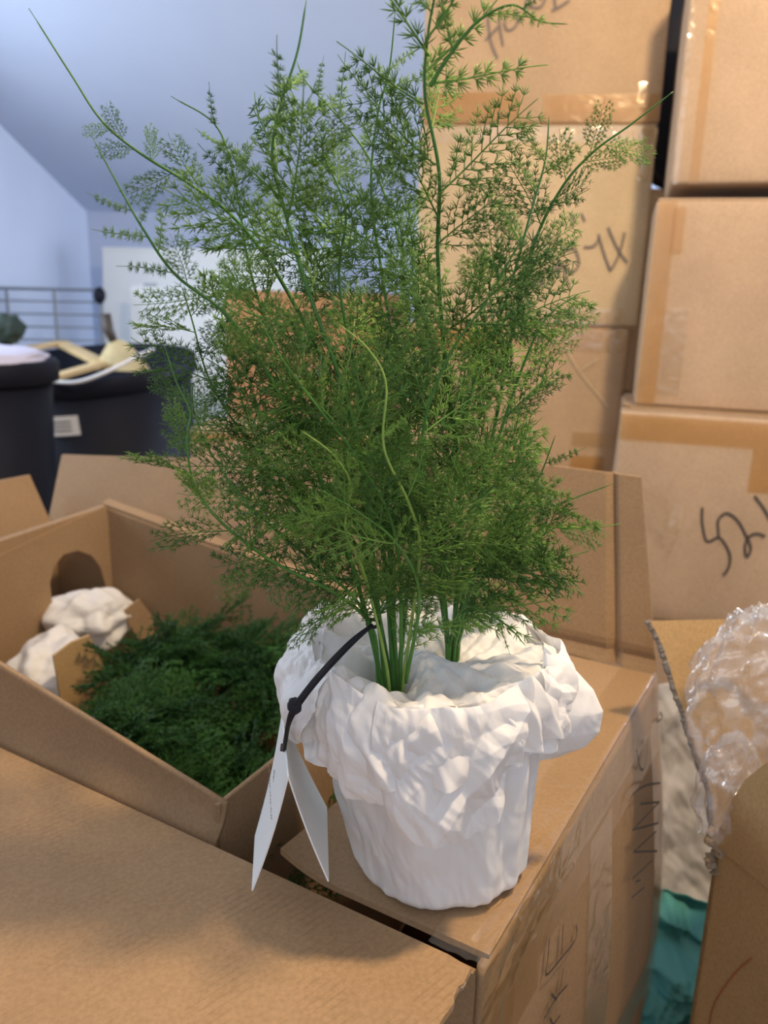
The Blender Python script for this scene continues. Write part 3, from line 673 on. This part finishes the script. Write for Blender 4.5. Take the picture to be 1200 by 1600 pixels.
def mesh_of(mb, name, mat):
    me = bpy.data.meshes.new(name); me.from_pydata([tuple(p) for p in mb.v], [], mb.f); me.polygons.foreach_set('use_smooth', [True] * len(me.polygons)); me.materials.append(mat); me.update(); return me
SPR = [mesh_of(spray(s, .092, .029), 'fern_branch', M['needles']) for s in range(1, 7)]        # twigged sprays
SIM = [mesh_of(spray(s, .066, 0, simple=True, tn=6, bare=.30, nl=.0085), 'fern_branch', M['needles']) for s in range(11, 15)]   # sparse sprays, tufts straight on the axis
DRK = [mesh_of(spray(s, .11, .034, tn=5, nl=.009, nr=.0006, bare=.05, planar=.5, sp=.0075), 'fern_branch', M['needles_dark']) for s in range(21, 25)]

def place_branch(me, stem_o, p, d, nrm, sc, root):
    d = d.normalized(); z = (nrm - d * nrm.dot(d)).normalized(); y = z.cross(d)
    o_ = bpy.data.objects.new('branch', me); COL.objects.link(o_); o_.parent = stem_o
    m = Matrix(((d.x, y.x, z.x), (d.y, y.y, z.y), (d.z, y.z, z.z))).to_4x4()
    for r_ in range(3):
        for c_ in range(3): m[r_][c_] *= sc
    m.translation = p - root; o_.matrix_basis = m; return o_

# ------------------------------------------------------------------ the wrapped fern
PC = V((0.043, 0.468, ZT)); TC = V((0.031, 0.474, 0))     # base centre on the flap, centre of the paper top
fern = thing('potted_fern', 'tall feathery asparagus fern in a white tissue-wrapped pot on the box', 'plant', PC + V((0, 0, .001)))
ZR = .790
# pot under the paper
obj('pot', MB().grid(lambda u, v: (PC.lerp(V((TC.x, TC.y, PC.z)), v * .6) + V((math.cos(6.28318 * u) * (.053 + .014 * v), math.sin(6.28318 * u) * (.053 + .014 * v), .003 + v * .125))), 48, 6, True), M['card_white'], fern, True)
soil = MB().grid(lambda u, v: V((TC.x, TC.y, ZT + .108 + .004 * noise.noise(V((u * 20, v * 20, 0))))) + V((math.cos(6.28318 * u), math.sin(6.28318 * u), 0)) * .062 * v, 40, 8, True)
obj('soil', soil, plain('dark_soil', (.03, .022, .015), .9, .3, 120), fern, True)
# lower paper, pulled tight round the pot with vertical pleats
def wrap_low(u, v):
    a = 2 * math.pi * u; z = v * .146; cen = PC.lerp(V((TC.x, TC.y, PC.z)), v * .9)
    d = V((math.cos(a), math.sin(a), 0)); r = .0580 + .0150 * v ** .9
    if v < .06: r -= .006 * (1 - v / .06) ** 2
    pl = .0009 * tri(u * 7 + .35 * noise.noise(V((u * 6, v * 2, 1)))) * min(1, v * 3) + .0003 * tri(u * 19 + v * 1.7 + noise.noise(V((u * 9, v * 3, 4))))
    c_ = crumple(V((math.cos(a) * .06, math.sin(a) * .06, z * .6)), 1.0, 3.0, 1) * (.45 + .5 * v)
    return cen + d * (r + pl + c_) + V((0, 0, .001 + z))
obj('paper_wrap', MB().grid(wrap_low, 400, 130, True), M['tissue'], fern, True)
# crumpled collar of paper: from the stems outwards to the rim, turning over it
HL = V((0.004, 0.452, 0)); HR = V((0.046, 0.487, 0))
def rim_r(a): return .074 + .004 * math.sin(3 * a + 1)
def rim_z(a): return ZR + .008 * noise.noise(V((math.cos(a) * 2.2, math.sin(a) * 2.2, 5)))
def collar(u, v):
    a = 2 * math.pi * u; d = V((math.cos(a), math.sin(a), 0)); rr = rim_r(a)
    if v < .62:
        k = v / .62; p = TC + d * (.0005 + (rr - .0005) * k)
        z = rim_z(a) * k + ZR * (1 - k) - .004 * (1 - k) ** 1.2 - .005 * math.sin(math.pi * k)
        dl = (p - HL); dl.z = 0; z -= .040 * math.exp(-(dl.length / .015) ** 2)
        dr = (p - HR); dr.z = 0; z -= .012 * math.exp(-(dr.length / .012) ** 2)
        p.z = z; nrm = V((0, 0, 1)); g = min(1, .3 + k)
        h = .0030 * tri(u * 17 + 1.2 * noise.noise(p * 16)) * k
    else:
        k = (v - .62) / .38; p = TC + d * (rr + .013 * math.sin(min(1, k * 1.4) * math.pi * .5)); p.z = rim_z(a) - .040 * k ** 1.4
        nrm = (d + V((0, 0, .6 * (1 - k)))).normalized(); g = 1; h = .0030 * tri(u * 17 + 1.2 * noise.noise(p * 16))
    return p + nrm * (h + crumple(p, 1.0, 0.5) * 1.0 * g)
obj('paper_collar', MB().grid(collar, 520, 170, True), M['tissue'], fern, True)
# lobes of paper folded down over the outside, one over the other
def lobe(a0, hw, ln, bulge, zoff, base, seed, curl=.004, out=0.0):
    a0, hw = math.radians(a0), math.radians(hw)
    def fn(u, v):
        q = u * 2 - 1; sh_ = (1 - .12 * v ** 3); a = a0 + q * hw * sh_
        l_ = ln * (1 - .40 * abs(q) ** 5) * (1 + .05 * noise.noise(V((q * 1.5, seed, 0)))); d = V((math.cos(a), math.sin(a), 0))
        r = rim_r(a) + base + bulge * math.sin(math.pi * min(1, v * .82)) ** .9 - .004 * abs(q) ** 2 + out * v ** .8 + curl * max(0, v - .75) * 4
        p = TC + d * r; p.z = rim_z(a) + zoff - l_ * v ** 1.15
        nrm = (d + V((0, 0, .7 * (1 - v)))).normalized()
        return p + nrm * (crumple(p, 1.0, seed) * .95 + .0040 * noise.noise(p * 26 + V((seed, 0, 0))))
    return obj('paper_fold', MB().grid(fn, 150, 130), M['tissue'], fern, True)
lobe(-38, 34, .052, .005, .003, .004, 1.0)
lobe(-128, 34, .060, .011, .002, .006, 2.0)
lobe(-172, 36, .052, .019, .002, .007, 3.0)
lobe(-82, 30, .080, .007, .004, .011, 4.0, .001)
lobe(-4, 30, .050, .008, .003, .006, 5.0)
def fin(a0, out, ht, seed, tw):     # doubled-over fold of paper standing out from the side
    a0 = math.radians(a0)
    def fn(u, v):
        sgn = 1 if u < .5 else -1; k = 1 - abs(u * 2 - 1)                # 0 at the root, 1 at the outer fold
        prof = [(0, .20), (.12, .50), (.3, .82), (.5, 1.0), (.7, .98), (.88, .78), (1.0, .40)]
        for (x0, y0), (x1, y1) in zip(prof, prof[1:]):
            if x0 <= v <= x1: w_ = y0 + (y1 - y0) * (v - x0) / (x1 - x0); break
        a = a0 + tw * (k - .5); d = V((math.cos(a), math.sin(a), 0)); tn_ = V((-d.y, d.x, 0))
        p = TC + d * (rim_r(a) - .004 + k * out * w_) ; p.z = rim_z(a) + .010 - ht * v - .010 * k * (1 - v)
        th_ = .012 * (1 - k) ** .7 * math.sin(math.pi * (.1 + .85 * v))
        return p + tn_ * (-sgn * th_) + tn_ * (.5 * crumple(p, 1.0, seed) + .006 * noise.noise(p * 22)) 
    return obj('paper_fold', MB().grid(fn, 120, 90), M['tissue'], fern, True)
fin(-8, .040, .080, 5.5, .12)
fin(168, .020, .060, 9.5, -.2)
lobe(48, 32, .040, .010, .004, .004, 6.0, .003, .006)
lobe(105, 36, .042, .012, .006, .004, 7.0)
lobe(150, 28, .050, .016, .006, .005, 8.0)

# stems traced through their real depths, each with its sprays
GREEN, SHOOT = 'stem', 'tendril'
STEMS = [  # points (px, py, depth), first t with branches, last t, spray length factor, kind, radius
 ([(708, 1015, .487), (716, 860, .48), (714, 720, .47), (695, 560, .455), (684, 400, .44), (686, 270, .43), (664, 150, .425), (668, 60, .42), (680, -10, .42), (695, -90, .42)], .17, .97, 1.0, 'mix', .0022, GREEN),
 ([(602, 1075, .45), (585, 900, .45), (570, 760, .44), (540, 620, .43), (480, 450, .43), (445, 330, .43), (425, 240, .425), (440, 160, .42), (465, 80, .42), (479, -2, .42)], .18, .86, 1.0, 'mix', .0022, GREEN),
 ([(615, 1075, .455), (590, 800, .47), (520, 600, .48), (440, 440, .485), (370, 345, .48), (300, 290, .47), (220, 240, .465), (160, 190, .46), (110, 115, .46), (45, 13, .46)], .22, .80, .52, 'spr', .0020, GREEN),
 ([(596, 1070, .445), (540, 850, .43), (450, 640, .42), (360, 500, .41), (275, 430, .405), (225, 360, .40), (185, 290, .40), (143, 212, .40)], .22, .84, .50, 'mix', .0018, GREEN),
 ([(590, 1045, .445), (578, 975, .44), (520, 925, .43), (430, 880, .42), (350, 820, .41), (305, 760, .41), (292, 690, .41), (297, 645, .41), (275, 595, .41), (257, 540, .41)], .20, .86, .62, 'spr', .0016, GREEN),
 ([(716, 1005, .49), (735, 850, .50), (770, 680, .50), (800, 520, .49), (835, 380, .48), (880, 290, .47), (930, 235, .465), (985, 195, .46), (1052, 143, .455)], .25, .84, .66, 'spr', .0020, GREEN),
 ([(712, 1000, .48), (735, 900, .465), (790, 870, .45), (835, 820, .44), (870, 790, .43), (960, 755, .42)], .2, .86, .75, 'sim', .0014, GREEN),
 ([(622, 1070, .46), (640, 850, .50), (630, 650, .52), (600, 450, .53), (580, 300, .53), (590, 180, .53), (608, 110, .53), (618, 15, .53)], .22, .9, .72, 'mix', .0020, GREEN),
 ([(700, 1010, .485), (690, 800, .47), (740, 600, .46), (790, 470, .455), (830, 330, .45), (852, 250, .45), (858, 180, .45)], .21, .86, .8, 'mix', .0018, GREEN),
 ([(630, 1068, .445), (655, 870, .42), (640, 790, .40), (600, 700, .39), (603, 600, .39), (575, 545, .39), (528, 505, .39)], .2, .62, .55, 'sim', .0014, SHOOT),
 ([(607, 1060, .44), (570, 900, .42), (540, 830, .40), (548, 760, .395), (520, 710, .39), (470, 672, .39)], .3, .6, .5, 'sim', .0013, SHOOT),
 ([(704, 1005, .48), (740, 820, .46), (790, 650, .45), (830, 540, .44), (860, 490, .44), (908, 457, .44)], .21, .8, .7, 'spr', .0016, GREEN),
 ([(704, 1000, .475), (725, 950, .46), (760, 958, .445), (795, 980, .43), (822, 1010, .42)], .2, .8, .45, 'sim', .0012, GREEN),
 ([(672, 135, .424), (700, 90, .42), (745, 35, .415), (800, 8, .41), (845, 33, .405), (888, 38, .40)], .06, .78, .5, 'sim', .0012, GREEN),
 ([(606, 1068, .455), (560, 860, .45), (470, 770, .45), (390, 690, .45), (330, 600, .45), (300, 500, .45), (285, 450, .45)], .21, .9, .8, 'spr', .0016, GREEN),
 ([(610, 1065, .462), (560, 820, .475), (500, 680, .48), (430, 540, .485), (390, 420, .485), (370, 300, .485), (340, 200, .485), (267, 150, .48)], .22, .88, .70, 'mix', .0018, GREEN),
 ([(618, 1068, .465), (610, 800, .50), (600, 600, .53), (630, 420, .56), (585, 265, .57), (530, 185, .57), (480, 130, .57), (463, 95, .57)], .25, .88, .70, 'mix', .0018, GREEN),
 ([(712, 1010, .492), (740, 860, .52), (790, 780, .54), (815, 680, .54), (823, 650, .54), (813, 600, .54)], .2, .7, .6, 'spr', .0014, SHOOT),
 ([(709, 1008, .48), (750, 880, .45), (800, 800, .43), (840, 750, .42), (868, 680, .415)], .25, .86, .6, 'sim', .0014, GREEN),
 ([(626, 1070, .45), (620, 850, .43), (560, 720, .41), (500, 640, .40), (440, 560, .395), (400, 490, .39)], .21, .9, .75, 'spr', .0016, GREEN),
 ([(698, 1005, .478), (670, 820, .44), (660, 680, .42), (700, 560, .41), (760, 470, .405), (800, 400, .40), (840, 330, .40)], .21, .9, .75, 'spr', .0016, GREEN),
 ([(620, 1068, .458), (600, 780, .455), (560, 600, .45), (530, 440, .445), (540, 330, .44), (505, 240, .44), (510, 205, .44)], .21, .9, .80, 'spr', .0018, GREEN),
 ([(594, 1060, .445), (565, 950, .44), (480, 870, .435), (400, 800, .43), (340, 725, .43), (305, 650, .43), (300, 600, .43)], .28, .92, .55, 'spr', .0015, GREEN),
 ([(714, 1008, .485), (750, 910, .465), (800, 865, .455), (850, 835, .45), (905, 800, .45)], .34, .9, .62, 'spr', .0014, GREEN),
 ([(634, 1066, .445), (655, 930, .42), (620, 850, .40), (560, 800, .39), (500, 765, .385)], .40, .9, .6, 'spr', .0014, GREEN),
 ([(700, 1003, .475), (690, 900, .45), (720, 820, .43), (770, 760, .42), (815, 720, .415)], .40, .9, .6, 'spr', .0014, GREEN),
]
random.seed(11); nbr = 0
root = fern.location.copy()
for si, (pp, t0, t1, lf, kind, rad, smat) in enumerate(STEMS):
    pts = [at(*q) for q in pp]
    if len(pp) > 5 and pp[0][1] > 990: pts = [pts[0] - V((0, 0, .045))] + pts
    sp_ = spline(pts, 70); m = len(sp_)
    so = obj('stem', MB().tube(sp_, [rad * (1 - .80 * (i / (m - 1)) ** .7) * (0.5 if i > m - 3 else 1) for i in range(m)], 7), M[smat], fern, True)
    ln = sum((sp_[i + 1] - sp_[i]).length for i in range(m - 1)); step = .0175; k = 0; x = t0
    while x < t1:
        i = min(int(x * (m - 1)), m - 2); p = sp_[i].lerp(sp_[i + 1], x * (m - 1) - i); T = (sp_[i + 1] - sp_[i]).normalized()
        view = (p - CAM).normalized(); sidev = T.cross(V((0, 1, 0))).normalized(); dep = T.cross(sidev).normalized()
        ang = (0 if k % 2 else math.pi) + random.gauss(0, .65)
        sv = sidev * math.cos(ang) + dep * math.sin(ang)
        op = random.uniform(.75, 1.05); d = T * math.cos(op) + sv * math.sin(op) + V((0, 0, random.uniform(-.1, .12)))
        f = (x - t0) / (t1 - t0); sc = lf * random.uniform(.7, 1.12) * (1.08 - .70 * f ** 1.3)
        pool = SIM if kind == 'sim' or (kind == 'mix' and f > .62) else SPR
        nrm = dep * random.choice((-1, 1)) + V((random.gauss(0, .35), random.gauss(0, .35), random.gauss(0, .35)))
        place_branch(random.choice(pool), so, p, d, nrm, sc * (1.45 if pool is SIM else 1.0), root); nbr += 1
        k += 1; x += step * random.uniform(.75, 1.25) / ln


# ------------------------------------------------------------------ folded gift tag on a black cord
tg = thing('hang_tag', 'folded white card tag hanging on a black cord from the fern', 'tag', at(449, 1300, .43))
A_, B_ = at(440, 1116, .47), at(449, 1214, .405)
C_, D_ = at(393, 1392, .405), at(398, 1306, .468); E_, F_ = at(512, 1378, .405), at(509, 1262, .465)
def leaf(a, b, c, d, bow):
    n = (b - a).cross(d - a).normalized()
    return sheet(lambda u, v: a.lerp(b, u).lerp(d.lerp(c, u), v) + n * bow * math.sin(math.pi * min(1, v * 1.0)), 4, 14, .0009, n), n
l1, n1_ = leaf(A_, B_, C_, D_, .0015); lf1 = obj('front_leaf', l1, M['card_white'], tg)
l2, n2_ = leaf(A_, B_, E_, F_, -.001); lf2 = obj('back_leaf', l2, M['card_white'], tg)
# two small lines of script on the front leaf, a grey drawing inside the other leaf
def tag_stroke(nm, lines, pl, nrm, wd, mat, par): return strokes(nm, lines, pl, nrm, wd, mat, par, .0016)
fn_ = n1_ if n1_.dot(CAM - A_) > 0 else -n1_
random.seed(5); ls = []
for x0, y0, x1, y1, k in ((420.5, 1197, 424, 1280, 17), (428.5, 1203, 427, 1222, 6)):
    seg = []
    for i in range(k * 2): f = i / (k * 2 - 1); seg.append((x0 + (x1 - x0) * f + (1.2 if i % 2 else -1.2) * random.uniform(.4, 1), y0 + (y1 - y0) * f))
    ls += [seg[i:i + 5] for i in range(0, len(seg), 5) if len(seg[i:i + 5]) > 1]
mid_l = A_.lerp(C_, .5) + fn_ * .0045
tag_stroke('script_text', ls, mid_l, fn_, .0005, M['ink_grey'], lf1)
obj('tag_hole', MB().tube([onp(442, 1168, mid_l, fn_), onp(442, 1168, mid_l, fn_) + fn_ * .0012], .0022, 14), M['ink'], lf1)
fb = n2_ if n2_.dot(CAM - A_) > 0 else -n2_
cd = spline([at(580, 978, .438), at(545, 1005, .425), at(500, 1052, .405), at(468, 1092, .40), at(454, 1115, .405), at(447, 1150, .42), at(444, 1172, .432)], 40)
obj('cord', MB().tube(cd, .0013, 8), M['cord'], tg, True)
cd2 = spline([at(582, 976, .440), at(548, 1008, .43), at(503, 1056, .412), at(470, 1098, .41), at(452, 1130, .418), at(446, 1160, .43)], 40)
obj('cord', MB().tube(cd2, .0012, 8), M['cord'], tg, True)
kn = at(460, 1103, .403); obj('knot', blob(kn, .004, .004, .005, lambda d: 1 + .2 * noise.noise(d * 3), 16, 10), M['cord'], tg, True)
sl = [at(580, 978, .438) + V((math.cos(a) * .0035 + .001, math.sin(a) * .0035 + .004, .001 * math.sin(a))) for a in [k * .5 for k in range(14)]]
obj('cord_loop', MB().tube(sl, .0011, 8), M['cord'], tg, True)

# ------------------------------------------------------------------ packed fern lying in the inner carton
random.seed(21)
def packed(label, cx, cy, cz, wx, wy, n, seed, dirs):
    random.seed(seed)
    c = L(cx, cy, cz); t = thing('packed_fern', label, 'plant', V((c.x, c.y, cz - .06)), 'ferns packed in the inner carton'); rt = t.location.copy()
    for k in range(n):
        s0 = cx + random.uniform(-wx, wx) * .55; t0_ = cy + random.uniform(-wy, wy) * .55; ang = dirs + random.gauss(0, .5)
        p0 = L(s0 - math.cos(ang) * .10, t0_ - math.sin(ang) * .10, cz - .05 + random.uniform(-.02, .02)); p2 = L(s0 + math.cos(ang) * .11, t0_ + math.sin(ang) * .10, cz - .015 + random.uniform(-.03, .02))
        p1 = (p0 + p2) / 2 + V((0, 0, random.uniform(.02, .05)))
        sp_ = spline([p0, p1, p2], 24)
        so = obj('stem', MB().tube(sp_, [.0018 * (1 - .6 * i / 24) for i in range(25)], 6), M['stem'], t, True)
        for j in range(9):
            x = .08 + .1 * j; i = int(x * 24); T = (sp_[i + 1] - sp_[i]).normalized(); sd = T.cross(V((0, 0, 1))).normalized()
            d = T * .75 + sd * (1 if j % 2 else -1) * .7 + V((0, 0, random.uniform(-.1, .35)))
            place_branch(random.choice(DRK), so, sp_[i], d, V((random.gauss(0, .4), random.gauss(0, .4), 1)), random.uniform(.65, .95), rt)
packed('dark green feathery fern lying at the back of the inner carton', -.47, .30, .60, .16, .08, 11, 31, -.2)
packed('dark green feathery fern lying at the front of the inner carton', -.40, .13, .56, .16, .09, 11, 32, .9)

# ------------------------------------------------------------------ right-hand open box with the clear plastic bag
cc = onz(1120, 1315, .56)
e1 = V((math.cos(math.radians(-68)), math.sin(math.radians(-68)), 0)); e2 = V((math.cos(math.radians(22)), math.sin(math.radians(22)), 0))
rb = thing('open_box', 'torn open kraft box at the right edge holding a clear plastic bag', 'box', V((cc.x, cc.y, 0)) + e1 * .15 + e2 * .2)
LB = .36; WB = .5
def quad_wall(name, a, b, inward, slope=0.0, mat=M['card_yel']):
    lo_a, lo_b = V((a.x, a.y, 0)), V((b.x, b.y, 0))
    return obj(name, MB().prism([a, b, lo_b, lo_a], inward * .0045), mat, rb)
quad_wall('side_wall', cc, cc + e1 * LB, e2)
quad_wall('back_wall', cc, cc + e2 * WB, e1)
quad_wall('side_wall', cc + e2 * WB, cc + e2 * WB + e1 * LB, -e2)
quad_wall('front_wall', cc + e1 * LB, cc + e1 * LB + e2 * WB, -e1)
obj('bottom', MB().prism([V((q.x, q.y, 0)) for q in (cc, cc + e1 * LB, cc + e1 * LB + e2 * WB, cc + e2 * WB)], (0, 0, .004)), M['card_yel'], rb)
# tall back flap with a torn left edge
tp = at(1015, 968, .655)
nf = (tp - cc).cross(e2).normalized()
if nf.dot(CAM - cc) < 0: nf = -nf
edge_px = [(1120, 1312), (1116, 1285), (1112, 1240), (1101, 1205), (1090, 1175), (1077, 1140), (1068, 1110), (1058, 1085), (1050, 1058), (1043, 1030), (1035, 1008), (1026, 988), (1016, 970)]
random.seed(4)
ed = [onp(x + random.uniform(-1.5, 1.5), y, cc, nf) for x, y in edge_px]
far = [onp(1200, 966, cc, nf), onp(1420, 985, cc, nf), cc + e2 * WB]
fp = obj('back_flap', MB().prism(ed + far, nf * -.0045), M['card_yel'], rb)
obj('torn_edge', MB().tube(spline([p - nf * .0022 - e2 * .001 for p in ed], 90), [.0026 + random.uniform(-.0008, .0008) for _ in range(91)], 6), M['edge_grey'], fp)
# side flap rising in front of the bag
tp2 = onp(1200, 1196, cc, V((-.35, -.9, .1)).normalized())
hA, hB_ = cc + V((0, 0, .001)), cc + e1 * .30
sf = [hA, at(1135, 1285, .592), at(1150, 1245, .585), at(1172, 1215, .57), at(1205, 1190, .55), at(1300, 1180, .46), hB_]
n_s = (hB_ - hA).cross(sf[4] - hA).normalized()
sf = [onp(x, y, cc, n_s) for x, y in ((1118, 1314), (1132, 1288), (1148, 1250), (1170, 1216), (1205, 1188), (1290, 1150))] + [hB_]
obj('side_flap', MB().prism(sf, n_s * .004), M['card_yel'], rb)
strokes('pen_mark', [[(1175, 1497), (1155, 1514), (1135, 1538), (1116, 1568), (1108, 1600), (1104, 1630)]], cc, -e2, .0012, M['ink_red'], rb, .001)
random.seed(9)
tr_ = [cc + V((random.uniform(-.006, .004), random.uniform(-.006, .004), .012 - .006 * k)) for k in range(8)]
obj('torn_corner', MB().tube(spline(tr_, 40), [.004 + random.uniform(-.0015, .002) for _ in range(41)], 7), M['edge'], rb)

# clear plastic bag, crumpled
cbag = at(1200, 1105, .62)
def bagf(d):
    k = 1 + 20 * crumple(d * .13, 1.0, 2.0) + .05 * noise.noise(d * 2.2 + V((4, 1, 0)))
    if d.z < 0: k *= 1 - .10 * (-d.z)
    return k
tag(obj('plastic_bag', blob(cbag, .068, .036, .092, bagf, 150, 110), M['bag'], loc=(cbag.x, cbag.y, cbag.z - .108), smooth=True), 'crumpled clear plastic bag bulging out of the open box at the right edge', 'bag')
cbag2 = at(1138, 1235, .60)
def bagf2(d): return 1 + 26 * crumple(d * .09, 1.0, 5.0) + .06 * noise.noise(d * 2)
tag(obj('plastic_bag', blob(cbag2, .026, .022, .05, bagf2, 100, 70), M['bag'], loc=(cbag2.x, cbag2.y, cbag2.z - .05), smooth=True), 'gathered lower end of clear plastic tucked at the torn box corner', 'plastic')

# white sheet and teal tissue down in the gap between the boxes
def cloth(px, Y, Y2, nu, nv, amp, sd):
    (a, b, c_, d_) = px
    def fn(u, v):
        x = (a[0] * (1 - u) + b[0] * u) * (1 - v) + (d_[0] * (1 - u) + c_[0] * u) * v; y = (a[1] * (1 - u) + b[1] * u) * (1 - v) + (d_[1] * (1 - u) + c_[1] * u) * v
        p = at(x, y, Y + (Y2 - Y) * v); return p + V((0, -1, .2)) * (amp * noise.noise(p * 9) + (1.0 if sd < 1.5 else 2.6) * crumple(p, .55, sd))
    return fn
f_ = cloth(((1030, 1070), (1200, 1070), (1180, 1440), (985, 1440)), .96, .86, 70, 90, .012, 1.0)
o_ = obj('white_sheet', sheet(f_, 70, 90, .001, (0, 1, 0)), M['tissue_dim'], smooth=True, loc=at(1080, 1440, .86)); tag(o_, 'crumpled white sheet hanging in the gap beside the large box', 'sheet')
f_ = cloth(((975, 1405), (1180, 1405), (1150, 1700), (900, 1700)), .83, .66, 70, 90, .016, 2.0)
o_ = obj('teal_sheet', sheet(f_, 70, 90, .001, (0, 1, 0)), M['teal'], smooth=True, loc=at(1010, 1700, .66)); tag(o_, 'crumpled teal tissue down in the gap between the boxes', 'tissue paper')
